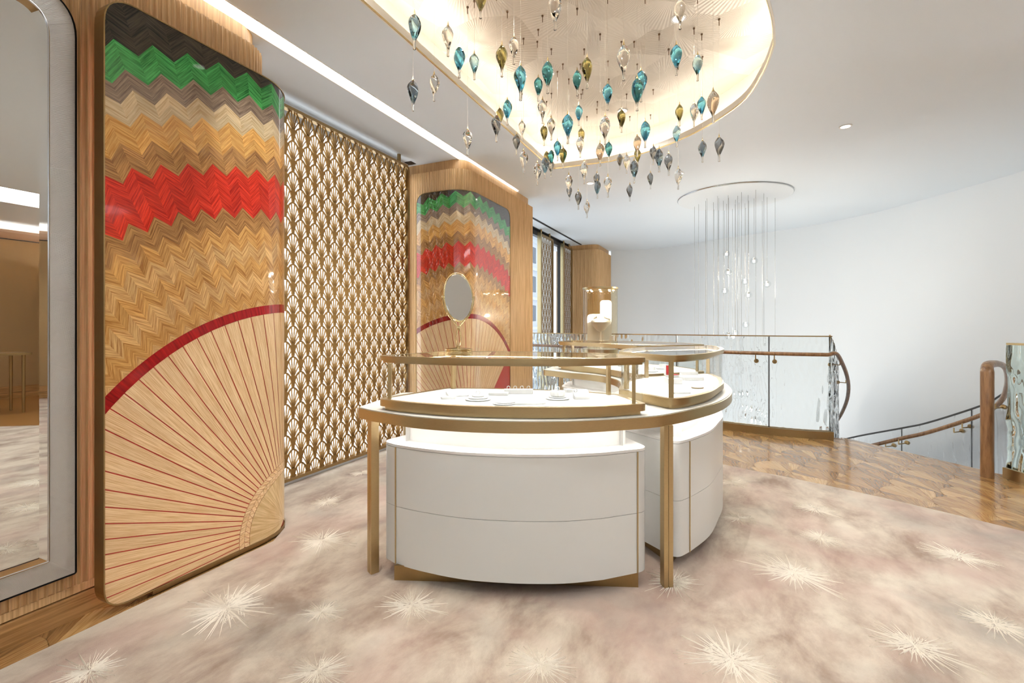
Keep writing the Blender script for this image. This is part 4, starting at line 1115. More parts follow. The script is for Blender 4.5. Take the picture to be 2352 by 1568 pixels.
for sg in (-1, 1):
    path = [(0, 0.02), (sg * 0.010, 0.05), (sg * 0.016, 0.075), (sg * 0.012, 0.105), (0, 0.132), (-sg * 0.004, 0.14), (sg * 0.0, 0.14)]
    path = [(sg * 0.001, 0.02), (sg * 0.009, 0.045), (sg * 0.0145, 0.075), (sg * 0.009, 0.105), (sg * 0.003, 0.128), (sg * 0.006, 0.14), (sg * 0.03, 0.168), (sg * 0.062, 0.205), (sg * 0.083, 0.25), (sg * 0.09, 0.29), (sg * 0.09, 0.305)]
    mb = MB(); mb.tube([mp_(a, b, 0) for a, b in spline(path, 4)], 0.0036, 8); part(mb, 'arm', 'pale_gold', th)
mb = MB(); mb.tube([mp_(a, 0.135, 0) for a in (-0.009, 0.009)], 0.006, 8); part(mb, 'knot', 'pale_gold', th)
cz_ = 0.302; ha, hb = 0.083, 0.137; tilt = 0.2
def el(k, s1, s2, c): 
    g = 2 * PI * k / 48; a, b = s1 * math.cos(g), s2 * math.sin(g)
    return mp_(a, cz_ + b * math.cos(tilt), c - b * math.sin(tilt))
mb = MB(); mb.tube([el(k, ha, hb, 0) for k in range(48)], 0.0042, 8, True); part(mb, 'mirror_rim', 'pale_gold', th)
mb = MB(); mb.quadface([el(k, ha - 0.008, hb - 0.008, 0.004) for k in range(48)])
part(mb, 'mirror_glass', 'silver_mirror', th, 0)
mb = MB()
for k in range(48): mb.quadface([el(k, ha, hb, 0.001), el(k + 1, ha, hb, 0.001), el(k + 1, ha - 0.008, hb - 0.008, 0.004), el(k, ha - 0.008, hb - 0.008, 0.004)])
mb.quadface([el(k, ha, hb, -0.003) for k in range(48)])
part(mb, 'bevel', 'silver_mirror', th, 0)
for sg in (-1, 1):
    mb = MB(); mb.tube([mp_(sg * 0.080, cz_, 0), mp_(sg * 0.096, cz_, 0)], 0.0055, 10); part(mb, 'pivot', 'pale_gold', th)

# ------------------------------------------------------------------ white display pieces in the cases
BZ = 0.8515
def disp(u, v): q = atz(u, v, BZ); return (q[0], q[1], BZ)
def ring_geo(mb, c, r, tr, ax):
    mb.tube([(c[0] + ax[0] * r * math.cos(2 * PI * k / 16), c[1] + ax[1] * r * math.cos(2 * PI * k / 16), c[2] + r * math.sin(2 * PI * k / 16)) for k in range(16)], tr, 6, True)
RX = RT
def dish(u, v, r, tiers, lab, heart=True):
    c = disp(u, v); th = thing('display_dish', lab, 'display stand', c, 'white jewellery displays')
    z = BZ
    for k, (rr_, h_) in enumerate(tiers):
        mb = MB(); mb.lathe([(rr_ * 0.9, 0.0005), (rr_, 0.004), (rr_, h_ - 0.003), (rr_ * 0.96, h_)], 32, (c[0], c[1], z)); part(mb, 'tier', 'tray_white', th); z += h_
    if heart:
        mb = MB(); ring_geo(mb, (c[0], c[1], z + 0.011), 0.009, 0.0022, RX); part(mb, 'ring', 'tray_white', th)
    return th
dish(1098, 918, 0.05, [(0.062, 0.008), (0.05, 0.008), (0.03, 0.008)], 'low round white tiered dish with a ring, fourth display from the case corner')
dish(1281, 916, 0.05, [(0.058, 0.008), (0.044, 0.006), (0.036, 0.026)], 'round white drum stand on a saucer carrying a ring')
dish(1158, 927, 0.05, [(0.055, 0.007), (0.05, 0.004)], 'flat round white dish at the front of the case', False)
def slab(u, v, hx, hy, h_, rot, lab, tiltz=0.0, r=0.008, name='display_tray', z0=0.0, cat='display stand', rings=0):
    c = disp(u, v); a = math.atan2(RT[1], RT[0]) + rot
    ax = (math.cos(a), math.sin(a)); ay = (-ax[1], ax[0])
    P_ = roundpoly([(-hx, -hy), (hx, -hy), (hx, hy), (-hx, hy)], r, 5)
    P_ = [(c[0] + ax[0] * p[0] + ay[0] * p[1], c[1] + ax[1] * p[0] + ay[1] * p[1], p[1]) for p in P_]
    th = thing(name, lab, cat, c, 'white jewellery displays')
    mb = MB(); n = len(P_)
    vs = [(p[0], p[1], BZ + 0.0003 + z0) for p in P_] + [(p[0], p[1], BZ + z0 + h_ + tiltz * (p[2] + hy)) for p in P_]
    mb.faces(vs, [(i, (i + 1) % n, n + (i + 1) % n, n + i) for i in range(n)] + [tuple(range(n, 2 * n)), tuple(reversed(range(n)))])
    part(mb, 'block', 'tray_white', th)
    for k in range(rings):
        x = -hx * 0.7 + 1.4 * hx * k / max(1, rings - 1)
        q = (c[0] + ax[0] * x + ay[0] * hy * 0.3, c[1] + ax[1] * x + ay[1] * hy * 0.3, BZ + z0 + h_ + tiltz * hy * 1.3 + 0.007)
        mb = MB(); ring_geo(mb, q, 0.008, 0.002, ax); part(mb, 'ring', 'tray_white', th)
    return th
slab(1215, 927, 0.075, 0.03, 0.007, 0.05, 'long rounded white tray beside the flat dish', 0, 0.028)
slab(1191, 903, 0.075, 0.022, 0.022, 0.0, 'white step block along the back carrying a row of rings', 0, 0.004, rings=4)
slab(1146, 906, 0.05, 0.03, 0.012, -0.1, 'low white block beside the ring step block', 0, 0.004)
slab(1050, 908, 0.05, 0.045, 0.006, 0.35, 'tilted white display pad nearest the case corner by the lattice', 0.16, 0.004)
slab(1030, 915, 0.035, 0.02, 0.01, 0.3, 'small white block before the tilted pad', 0, 0.004)
slab(1335, 915, 0.038, 0.022, 0.012, 0.1, 'small white bust pad near the end of the case', 0.7, 0.01, rings=1)
slab(1305, 900, 0.02, 0.02, 0.016, 0.4, 'white cube beside the drum stand', 0, 0.003)
# case B
slab(1562, 903, 0.045, 0.03, 0.009, 0.1, 'square white tray below the red box', 0, 0.004)
slab(1588, 872, 0.07, 0.04, 0.02, 0.12, 'wide white riser behind the red box', 0, 0.004)
slab(1582, 868, 0.055, 0.025, 0.022, 0.12, 'upper white riser stacked at the back of the red box case', 0, 0.004, z0=0.021)
slab(1546, 880, 0.04, 0.045, 0.03, 0.1, 'white pedestal under the red box', 0, 0.004)
c = disp(1602, 891); th = thing('display_dish', 'small round white coaster with a brass edge beside the red box', 'display stand', c, 'white jewellery displays')
mb = MB(); mb.lathe([(0.032, 0.0003), (0.034, 0.002), (0.034, 0.006)], 28, c); part(mb, 'rim', 'bronze', th)
mb = MB(); mb.lathe([(0.033, 0.006), (0.033, 0.009)], 28, c); part(mb, 'pad', 'tray_white', th)
# red ring box, lid open
c = disp(1544, 878); a = math.atan2(RT[1], RT[0]) + 0.55; ax = (math.cos(a), math.sin(a)); ay = (-ax[1], ax[0])
bz = BZ + 0.031
th = thing('ring_box', 'open red ring box with a white shell standing on a white pedestal', 'box', (c[0], c[1], bz))
mb = MB(); mb.obox(c, ax, ay, 0.032, 0.026, bz, bz + 0.016); part(mb, 'tray', 'tray_white', th, 0)
mb = MB(); mb.obox(c, ax, ay, 0.029, 0.023, bz + 0.0155, bz + 0.020); part(mb, 'lining', 'box_red', th, 0)
l0 = (c[0] + ay[0] * 0.030, c[1] + ay[1] * 0.030)
mb = MB(); mb.obox(l0, ax, ay, 0.032, 0.007, bz + 0.014, bz + 0.078); part(mb, 'lid', 'tray_white', th, 0)
l1 = (c[0] + ay[0] * 0.0225, c[1] + ay[1] * 0.0225)
mb = MB(); mb.obox(l1, ax, ay, 0.028, 0.002, bz + 0.022, bz + 0.074); part(mb, 'lid_lining', 'box_red', th, 0)
mb = MB(); ring_geo(mb, (c[0], c[1], bz + 0.028), 0.009, 0.002, ax); part(mb, 'ring', 'pale_gold', th)
# far case
for k, (x, y) in enumerate(((-1.15, 4.45), (-0.85, 4.3), (-0.5, 4.15), (-0.55, 3.85))):
    th = thing('display_dish', 'white display dish in the farthest case', 'display stand', (x, y, BZ), 'white jewellery displays')
    th['label'] = ['white display dish in the farthest case, nearest its outer end', 'white display dish in the farthest case, second from its outer end', 'white display dish in the farthest case, third from its outer end', 'white display dish in the farthest case, nearest the red box case'][k]
    mb = MB(); mb.lathe([(0.05, 0.0005), (0.055, 0.006), (0.05, 0.014)], 24, (x, y, BZ)); part(mb, 'tier', 'tray_white', th)
    mb = MB(); mb.lathe([(0.03, 0.0), (0.03, 0.025)], 24, (x, y, BZ + 0.014)); part(mb, 'drum', 'tray_white', th)

# ------------------------------------------------------------------ blown-glass drops hanging in the coffer
def z5(x, a, b, c): return (860 + x / 3.135, a / 3.135, b / 3.135, c)
def z6(x, a, b, c): return (1300 + x / 3.136, a / 3.136, b / 3.136, c)
DROPS = [z5(288, 65, 358, 'sky'), z5(277, 545, 800, 'slate'), z5(430, 505, 730, 'clear'), z5(530, 150, 408, 'clear'), z5(611, 305, 563, 'blue'), z5(719, 358, 575, 'sky'), z5(765, -120, 135, 'olive'),
         z5(918, 290, 555, 'olive'), z5(1004, 235, 465, 'clear'), z5(1052, 435, 725, 'blue'), z5(1180, 532, 730, 'teal'), z5(1248, 405, 675, 'teal'), z5(1300, -80, 218, 'clear'), z5(1460, 480, 692, 'teal'),
         z5(957, 690, 900, 'blue'), z5(902, 755, 935, 'olive'), z5(879, 800, 1022, 'smoke'), z5(671, 905, 1118, 'clear'), z5(1062, 850, 1005, 'clear'), z5(1023, 945, 1115, 'smoke'), z5(1074, 1060, 1252, 'clear'),
         z5(1173, 1145, 1335, 'clear'), z5(1210, 690, 890, 'clear'), z5(1221, 880, 1050, 'olive'), z5(1274, 825, 1010, 'clear'), z5(1392, 790, 1035, 'blue'), z5(1472, 735, 905, 'blue'), z5(1318, 990, 1160, 'blue'),
         z5(1357, 1040, 1215, 'olive'), z5(1240, 1070, 1220, 'olive'), z5(1228, 1110, 1285, 'slate'), z5(1274, 1060, 1210, 'teal'), z5(1272, 1130, 1270, 'smoke'), z5(1489, 905, 1060, 'olive'), z5(1482, 960, 1135, 'clear'),
         z5(1400, 1235, 1400, 'clear'), z5(1404, 1320, 1448, 'smoke'), z5(1468, 1355, 1510, 'smoke'),
         z6(152, 380, 640, 'olive'), z6(120, -90, 68, 'clear'), z6(416, 285, 583, 'clear'), z6(300, 575, 795, 'blue'), z6(512, 530, 800, 'teal'), z6(540, 475, 735, 'blue'), z6(822, -40, 213, 'clear'), z6(795, 290, 545, 'blue'),
         z6(948, 365, 585, 'sky'), z6(1060, 620, 885, 'amber'), z6(978, 670, 865, 'blue'), z6(922, 720, 912, 'clear'), z6(818, 730, 910, 'olive'), z6(797, 880, 1060, 'sky'), z6(400, 765, 955, 'olive'), z6(282, 805, 1045, 'clear'),
         z6(570, 845, 1065, 'blue'), z6(246, 1005, 1200, 'amber'), z6(308, 1000, 1165, 'teal'), z6(513, 955, 1130, 'amber'), z6(516, 1050, 1200, 'olive'), z6(491, 1130, 1320, 'slate'), z6(388, 1090, 1225, 'smoke'), z6(437, 1095, 1250, 'clear'),
         z6(628, 1030, 1188, 'smoke'), z6(671, 1045, 1240, 'slate'), z6(740, 1080, 1265, 'smoke'), z6(808, 1190, 1365, 'clear'), z6(609, 1225, 1362, 'smoke'), z6(983, 990, 1170, 'slate'), z6(1103, 960, 1165, 'smoke'),
         z6(131, 1140, 1325, 'clear'), z6(223, 1225, 1370, 'smoke'), z6(226, 1280, 1430, 'slate'), z6(302, 1245, 1422, 'clear'), z6(460, 1310, 1450, 'smoke'), z6(151, 1430, 1570, 'clear')]
L0 = 0.185
prof = [(0.0001, 0.0), (0.006, 0.001), (0.0065, 0.006), (0.0055, 0.02), (0.006, 0.034), (0.0075, 0.043), (0.012, 0.055), (0.019, 0.072), (0.0255, 0.092), (0.0285, 0.108), (0.0280, 0.122), (0.0235, 0.136), (0.0155, 0.148), (0.009, 0.156), (0.006, 0.160), (0.0001, 0.161)]
drop_me = {}
capm = MB(); capm.lathe([(0.0075, 0.153), (0.008, 0.156), (0.0055, 0.162), (0.002, 0.178), (0.0006, 0.185)], 12); cap_me = capm.mesh('cap', 'pale_gold', (0, 0, 0), 30)
wm = MB(); wm.lathe([(0.0005, 0), (0.0005, 1)], 5); wire_me = wm.mesh('wire', 'wire_pale', (0, 0, 0), 30)
cm = MB(); cm.lathe([(0.0026, -0.045), (0.0026, -0.010), (0.007, -0.008), (0.007, 0.0)], 10); can_me = cm.mesh('canopy', 'screw_bronze', (0, 0, 0), 30)
def drop_mesh(col, var):
    k = (col, var)
    if k not in drop_me:
        rn = random.Random(hash(col) % 97 * 0 + var + len(col) * 5); ph = rn.uniform(0, 6)
        d = MB(); d.lathe(prof, 28, tw=lambda g, q: 1 + 0.10 * math.sin(3 * g + q * 7 + ph) * (0.3 < q < 0.95) + 0.04 * math.sin(5 * g - q * 9))
        drop_me[k] = d.mesh('glass_drop', 'drop_' + col, (0, 0, 0), 80)
    return drop_me[k]
INS = offset(O, -0.06)
WORD = {'sky': 'pale blue', 'blue': 'bright blue', 'teal': 'teal green', 'olive': 'olive green', 'smoke': 'smoke grey', 'slate': 'grey-blue', 'amber': 'faint amber', 'clear': 'clear'}
ORD = ['first', 'second', 'third', 'fourth', 'fifth', 'sixth', 'seventh', 'eighth', 'ninth', 'tenth', 'eleventh', 'twelfth', 'thirteenth', 'fourteenth', 'fifteenth', 'sixteenth', 'seventeenth', 'eighteenth', 'nineteenth', 'twentieth', 'twenty-first', 'twenty-second', 'twenty-third', 'twenty-fourth']
made = []
for i, (u, va, vb, col) in enumerate(DROPS):
    d_ = L0 * F / (vb - va)
    for _ in range(80):
        q = ray(u, 0)
        if inside((q[0] * d_, q[1] * d_), INS): break
        # outside the coffer: move along the sight line until the wire can reach the dome
        d_ *= 0.985 if d_ > 2.2 else 1.02
    for _ in range(12):
        x, y = q[0] * d_, q[1] * d_
        za_, zc_ = H + (HY - vb) / F * d_, H + (HY - va) / F * d_
        if not any(math.hypot(x - m[1], y - m[2]) < 0.075 and za_ < m[3] + m[4] * L0 and zc_ > m[3] for m in made): break
        d_ *= 0.965
    x, y = q[0] * d_, q[1] * d_
    zb = H + (HY - vb) / F * d_; zt = H + (HY - va) / F * d_
    made.append([u, x, y, zb, (zt - zb) / L0, col])
for col in WORD:
    ms = sorted([m for m in made if m[5] == col], key=lambda m: m[0])
    for k, (u, x, y, zb, s_, c_) in enumerate(ms):
        lab = '%s blown-glass drop pendant, %s of the %s drops counted from the left' % (WORD[col], ORD[k], WORD[col])
        th = thing('glass_pendant', lab, 'pendant', (x, y, zb), 'blown-glass drops hanging in the ceiling coffer')
        o = link('glass_drop', drop_mesh(col, k % 4), th); o.scale = (s_, s_, s_); o.rotation_euler = (0, 0, k * 1.3 + u)
        o = link('cap', cap_me, th); o.scale = (s_, s_, s_)
        zt = zb + L0 * s_
        o = link('wire', wire_me, th); o.location = (0, 0, L0 * s_ - 0.002); o.scale = (1, 1, max(0.01, 3.2 - zt + 0.002))
        o = link('canopy', can_me, th); o.location = (0, 0, 3.2 - zb)

# ------------------------------------------------------------------ cluster chandelier over the stairs
dc = (0.05, 6.98); dr = 0.69
ch = thing('cluster_chandelier', 'round white ceiling disc with many long cables and glowing glass globes over the stairs', 'chandelier', (dc[0], dc[1], CEIL))
mb = MB(); mb.lathe([(dr, 0.0), (dr, -0.012), (dr - 0.006, -0.016), (0.0001, -0.016)], 72, (dc[0], dc[1], CEIL)); part(mb, 'canopy_disc', 'white_paint', ch)
mb = MB(); mb.tube([(dc[0] + dr * math.cos(2 * PI * k / 72), dc[1] + dr * math.sin(2 * PI * k / 72), CEIL - 0.004) for k in range(72)], 0.005, 6, True); part(mb, 'disc_rim', 'chrome', ch)
CAB = [(217, 292), (254, 270), (316, 240), (328, 218), (318, 320), (386, 252), (393, 318), (425, 195), (435, 215), (433, 325), (477, 238), (488, 328), (505, 266), (520, 190), (524, 212), (559, 312), (585, 230), (583, 272), (606, 195), (618, 255), (640, 162), (671, 262), (678, 302), (700, 188), (704, 238), (752, 218), (768, 140), (827, 243), (842, 172), (870, 208), (942, 214)]
GLOB = [(505, 715), (745, 778), (517, 880), (667, 965), (862, 988), (492, 1050), (695, 1085), (670, 1355), (575, 1430), (505, 1450)]
cabs = []
for (a, b) in CAB:
    q = atz(1540 + a / 3.92, 400 + b / 3.92, CEIL - 0.016)
    cabs.append((1540 + a / 3.92, q))
used = set(); globes = []
for (a, b) in GLOB:
    u, v = 1540 + a / 3.92, 400 + b / 3.92
    j = min([k for k in range(len(cabs)) if k not in used], key=lambda k: abs(cabs[k][0] - u)); used.add(j)
    q = cabs[j][1]; d_ = depth(q[0], q[1]); globes.append((q[0], q[1], H - (v - HY) / F * d_))
rn = random.Random(4)
for k, (u, q) in enumerate(cabs):
    if k not in used: globes.append((q[0], q[1], rn.uniform(-2.0, 0.55)))
for k, (x, y, z) in enumerate(globes):
    if k < 10 or k % 3 == 0:
        ld = bpy.data.lights.new('globe_light', 'POINT'); ld.energy = GLOBE; ld.shadow_soft_size = 0.011; ld.color = (1.0, 0.93, 0.82)
        lo = bpy.data.objects.new('globe_light', ld); COL.objects.link(lo); lo.parent = ch; lo.location = (x - dc[0], y - dc[1], z - 0.036 - CEIL)
    mb = MB(); mb.tube([(x, y, z + 0.04), (x, y, CEIL - 0.014)], 0.0017, 6); part(mb, 'cable', 'cable_grey', ch)
    mb = MB(); mb.lathe([(0.046 * math.sin(PI * i / 14) + 1e-4 * (i in (0, 14)), -0.046 * math.cos(PI * i / 14)) for i in range(15)], 20, (x, y, z)); g_ = part(mb, 'glass_globe', 'glass_globe', ch, 80)
    mb = MB(); mb.lathe([(0.0001, -0.024), (0.013, -0.022), (0.014, 0.006), (0.0001, 0.008)], 12, (x, y, z)); part(mb, 'lamp', 'lamp_glow', g_, 40)
    mb = MB(); mb.lathe([(0.014, 0.008), (0.014, 0.036), (0.0001, 0.04)], 12, (x, y, z)); part(mb, 'lamp_cap', 'tray_white', g_, 40)

# ------------------------------------------------------------------ cylinder vitrine
vx, vy, _ = atd(1379, 700, 6.5); R_ = 0.232
vt = thing('cylinder_vitrine', 'tall lit bronze-glass cylinder vitrine with white arched plates inside', 'display case', (vx, vy, 0))
mb = MB(); mb.lathe([(R_ - 0.02, 0.0), (R_ - 0.02, 0.05), (R_, 0.06), (R_, 0.88), (R_ + 0.004, 0.90)], 48, (vx, vy, 0)); part(mb, 'pedestal', 'brass', vt)
mb = MB(); mb.lathe([(R_ - 0.004, 0.90), (R_ - 0.004, 0.91), (0.0001, 0.911)], 48, (vx, vy, 0)); part(mb, 'floor_disc', 'tray_white', vt)
mb = MB(); mb.ring(arc(vx, vy, R_ - 0.002, 0, 2 * PI, 48)[:-1], arc(vx, vy, R_ - 0.008, 0, 2 * PI, 48)[:-1], 0.90, 1.70); part(mb, 'glass_cylinder', 'bronze_pane', vt)
mb = MB(); mb.lathe([(R_ - 0.02, 1.695), (R_ + 0.006, 1.70), (R_ + 0.006, 1.722), (R_ - 0.02, 1.726), (0.0001, 1.726)], 48, (vx, vy, 0)); part(mb, 'cap', 'brass', vt)
mb = MB(); mb.prism(arc(vx, vy, R_ - 0.02, 0, 2 * PI, 32)[:-1], 1.688, 1.696); part(mb, 'cap_lining', 'brass', vt)
for k in range(8):
    a = 2 * PI * k / 8 + 0.2; x, y = vx + 0.17 * math.cos(a), vy + 0.17 * math.sin(a)
    mb = MB(); mb.lathe([(0.014, 1.680), (0.014, 1.689)], 12, (x, y, 0)); part(mb, 'spot_lamp', 'lamp_glow', vt)
fv = Vector((-vx, -vy)).normalized(); rv = Vector((-fv.y, fv.x)) * -1
def arch(x0, x1, z0, z1, c, nm, r):
    P_ = roundpoly([(x0, z0), (x1, z0), (x1, z1), (x0, z1)], [0.001, 0.001, r, r], 8)
    mb = MB(); n = len(P_)
    rr2 = Vector((fv.y, -fv.x)) * -1
    vs = [(vx + rr2.x * a[0] + fv.x * (c + d_), vy + rr2.y * a[0] + fv.y * (c + d_), a[1]) for d_ in (0, -0.012) for a in P_]
    mb.faces(vs, [tuple(range(n)), tuple(range(2 * n - 1, n - 1, -1))] + [(i, (i + 1) % n, n + (i + 1) % n, n + i) for i in range(n)])
    part(mb, nm, 'tray_white', vt, 40)
arch(-0.005, 0.15, 0.911, 1.56, -0.06, 'arched_plate', 0.05)
arch(-0.175, 0.05, 0.911, 1.37, 0.02, 'arched_plate', 0.06)
mb = MB(); mb.lathe([(0.0001, 1.13), (0.05, 1.15), (0.10, 1.21), (0.125, 1.26), (0.115, 1.285), (0.05, 1.31), (0.055, 1.34), (0.0001, 1.345)], 28, (vx + fv.x * 0.09, vy + fv.y * 0.09, 0)); part(mb, 'bust', 'tray_white', vt)
mb = MB(); mb.lathe([(0.02, 0.911), (0.012, 0.93), (0.01, 1.14)], 16, (vx + fv.x * 0.09, vy + fv.y * 0.09, 0)); part(mb, 'bust_stem', 'tray_white', vt)
q = atd(1406, 770, 6.35); mb = MB(); mb.box(q[0] - 0.03, q[0] + 0.03, q[1] - 0.03, q[1] + 0.03, 0.911, 1.08); part(mb, 'riser', 'tray_white', vt, 0)
ld = bpy.data.lights.new('vitrine_light', 'POINT'); ld.energy = 9.0; ld.shadow_soft_size = 0.015; ld.color = (1, 0.97, 0.92)
lo = bpy.data.objects.new('vitrine_light', ld); COL.objects.link(lo); lo.parent = vt; lo.location = (fv.x * 0.20, fv.y * 0.20, 1.36)

# ------------------------------------------------------------------ wavy cast-glass balustrades
def wavy(path, zt, zb, thick=0.022, amp=0.007, seed=1, nv=34, step=0.012, tilt=0.0):
    P_ = resample(path, step); n = len(P_); N = offset(P_, 1.0, False); rn = random.Random(seed)
    ks = [(rn.uniform(45, 120), rn.uniform(1.5, 6), rn.uniform(0, 6), rn.uniform(0.4, 1)) for _ in range(6)]
    mb = MB(); vs = []
    for side in (0, 1):
        for i, (p_, n_) in enumerate(zip(P_, N)):
            dx, dy = n_[0] - p_[0], n_[1] - p_[1]; q = i / (n - 1)
            a, b = zb(q), zt(q)
            for j in range(nv + 1):
                z = a + (b - a) * j / nv; s_ = i * step
                w_ = 0
                for (kx, kz, ph, am) in ks:
                    w_ += am * math.sin(kx * (s_ + 0.06 * math.sin(kz * z + ph) + 0.018 * math.sin(3.1 * kz * z)) + ph)
                d_ = (thick / 2 + amp * (w_ / 2.2)) * (1 if side == 0 else -1) if side == 0 else -thick / 2 + amp * 0.25 * math.sin(w_)
                vs.append((p_[0] + dx * d_, p_[1] + dy * d_, z))
    m = nv + 1; S = n * m; fs = []
    for i in range(n - 1):
        for j in range(nv):
            a, b, c, d_ = i * m + j, (i + 1) * m + j, (i + 1) * m + j + 1, i * m + j + 1
            fs += [(a, b, c, d_), (S + b, S + a, S + d_, S + c)]
    for i in range(n - 1):
        fs += [(i * m + nv, (i + 1) * m + nv, S + (i + 1) * m + nv, S + i * m + nv), ((i + 1) * m, i * m, S + i * m, S + (i + 1) * m)]
    for j in range(nv):
        fs += [(j, j + 1, S + j + 1, S + j), ((n - 1) * m + j + 1, (n - 1) * m + j, S + (n - 1) * m + j, S + (n - 1) * m + j + 1)]
    mb.faces(vs, fs); return mb
bal = thing('glass_balustrade', 'wavy cast-glass balustrade with oak handrail and bronze base around the stair head', 'balustrade', (-0.6, 6.4, 0))
cuts_t = [-3.2, -2.4, -1.5, -0.6, 0.40, 1.0]
for k in range(5):
    seg = [q for q in resample(RAILP, 0.01) if cuts_t[k] + 0.006 <= q[0] <= cuts_t[k + 1] - 0.004]
    part(wavy(seg, lambda q: 1.092, lambda q: 0.06, seed=k + 3), 'glass_panel', 'glass_wave', bal, 70)
    if k: 
        q = min(RAILP and resample(RAILP, 0.01), key=lambda a: abs(a[0] - cuts_t[k])); mb = MB(); mb.obox(q, (0.95, -0.3), (0.3, 0.95), 0.0035, 0.012, 0.06, 1.09); part(mb, 'joint', 'steel_dark', bal, 0)
RP = resample(RAILP, 0.06)
mb = MB(); mb.strip(offset(RP, 0.013, False), offset(RP, -0.013, False), 1.091, 1.103); part(mb, 'top_rail', 'bronze', bal)
mb = MB(); mb.strip(offset(RP, 0.05, False), offset(RP, 0.02, False), 0.002, 0.085); mb.strip(offset(RP, -0.02, False), offset(RP, -0.05, False), 0.002, 0.085); mb.strip(offset(RP, 0.02, False), offset(RP, -0.02, False), 0.002, 0.058); part(mb, 'base_channel', 'bronze', bal)
HR = offset([q for q in RP if q[0] > -3.0], 0.075, False)
hp = [(q[0], q[1], 0.905) for q in HR][:-1]
endp = [atd(1921, 812, 5.12), atd(1934, 833, 5.3), atd(1945, 862, 5.55), atd(1949, 892, 5.85), atd(1943, 926, 6.2), atd(1924, 964, 6.6), atd(1890, 1005, 7.0), atd(1850, 1040, 7.4)]
full = spline(hp[-3:] + endp, 4)
mb = MB(); mb.tube(hp[:-3] + full, 0.0205, 12); part(mb, 'handrail', 'oak_rail', bal, 60)
for u in (1455, 1600, 1735, 1786):
    q = min(RP, key=lambda a: abs(upx(*a) - u)); i = RP.index(q); o_ = offset(RP, 0.075, False)[i]; o2 = offset(RP, 0.02, False)[i]
    mb = MB(); mb.tube([(o2[0], o2[1], 0.815), (o_[0], o_[1], 0.815), (o_[0], o_[1], 0.89)], 0.006, 8); mb.tube([(o2[0], o2[1], 0.815), (q[0] + (o2[0] - q[0]) * 1.5, q[1] + (o2[1] - q[1]) * 1.5, 0.815)], 0.024, 16); part(mb, 'bracket', 'bronze', bal, 40)
# inner stair glass going down behind the end of the balustrade
ip = [atd(1906, 771.5, 5.16), atd(1918, 803, 5.42), atd(1923, 850, 5.9), atd(1920, 905, 6.5), atd(1905, 960, 7.2)]
ip = spline(ip, 6); zs = [q[2] for q in ip]; L_ = [0]
for i in range(1, len(ip)): L_.append(L_[-1] + math.dist(ip[i][:2], ip[i - 1][:2]))
def zat(q):
    d_ = q * L_[-1]
    for i in range(1, len(L_)):
        if d_ <= L_[i]: return zs[i - 1] + (zs[i] - zs[i - 1]) * (d_ - L_[i - 1]) / (L_[i] - L_[i - 1])
    return zs[-1]
part(wavy([q[:2] for q in ip], lambda q: zat(q), lambda q: zat(q) - 1.25, seed=21), 'glass_panel', 'glass_wave', bal, 70)
mb = MB(); mb.tube([(q[0], q[1], q[2] + 0.006) for q in ip], 0.009, 6); part(mb, 'top_rail', 'bronze', bal)
for (u, v, d_) in ((1907, 836, 5.3), (1921, 877, 5.6)):
    a = atd(u, v, d_); b_ = atd(u + 22, v + 2, d_ + 0.02)
    mb = MB(); mb.tube([a, b_], 0.005, 8); mb.tube([a, tuple(x + (y - x) * 0.22 for x, y in zip(a, b_))], 0.02, 12); mb.tube([b_, (b_[0], b_[1], b_[2] + 0.03)], 0.005, 8); part(mb, 'bracket', 'bronze', bal, 40)

# outer stair balustrade along the curved wall, with the newel handrail
ob = thing('stair_balustrade', 'descending wavy-glass stair balustrade along the white wall with oak newel handrail', 'balustrade', (2.2, 7.3, -0.6))
op = spline([atd(2345, 880, 5.0), atd(2302, 907, 5.35), atd(2253, 933, 5.6), atd(2134, 971, 6.1), atd(2073, 984, 6.35), atd(1951, 1007, 6.9), atd(1850, 1035, 7.5)], 6)
zs = [q[2] for q in op]; L_ = [0]
for i in range(1, len(op)): L_.append(L_[-1] + math.dist(op[i][:2], op[i - 1][:2]))
TL = L_[-1]
def sub(a, b, n=14):
    out = []
    for k in range(n + 1):
        d_ = TL * (a + (b - a) * k / n); i = 1
        while i < len(L_) - 1 and L_[i] < d_: i += 1
        q = (d_ - L_[i - 1]) / (L_[i] - L_[i - 1]); out.append(tuple(x + (y - x) * q for x, y in zip(op[i - 1], op[i])))
    return out
ks_ = [0.0, 0.36, 0.66, 1.0]
uq = {}
for k in range(60):
    q = sub(k / 60, k / 60 + 0.001, 1)[0]; uq[k / 60] = upx(q[0], q[1])
ks_[1] = min(uq, key=lambda a: abs(uq[a] - 2232)); ks_[2] = min(uq, key=lambda a: abs(uq[a] - 2075))
for k in range(3):
    s3 = sub(ks_[k] + 0.004, ks_[k + 1] - 0.004)
    za = lambda q, a=ks_[k], b=ks_[k + 1]: zat(a + (b - a) * q)
    part(wavy([q[:2] for q in s3], za, lambda q, f_=za: f_(q) - 1.1, seed=31 + k, amp=0.005), 'glass_panel', 'glass_ripple', ob, 70)
    if k:
        q = sub(ks_[k], ks_[k] + 0.001, 1)[0]; mb = MB(); mb.box(q[0] - 0.004, q[0] + 0.004, q[1] - 0.008, q[1] + 0.008, q[2] - 1.0, q[2]); part(mb, 'joint', 'steel_dark', ob, 0)
mb = MB(); mb.tube([(q[0], q[1], q[2] + 0.008) for q in op], 0.011, 6); part(mb, 'top_rail', 'steel_dark', ob)
nx_, ny_ = 1.872, 5.056
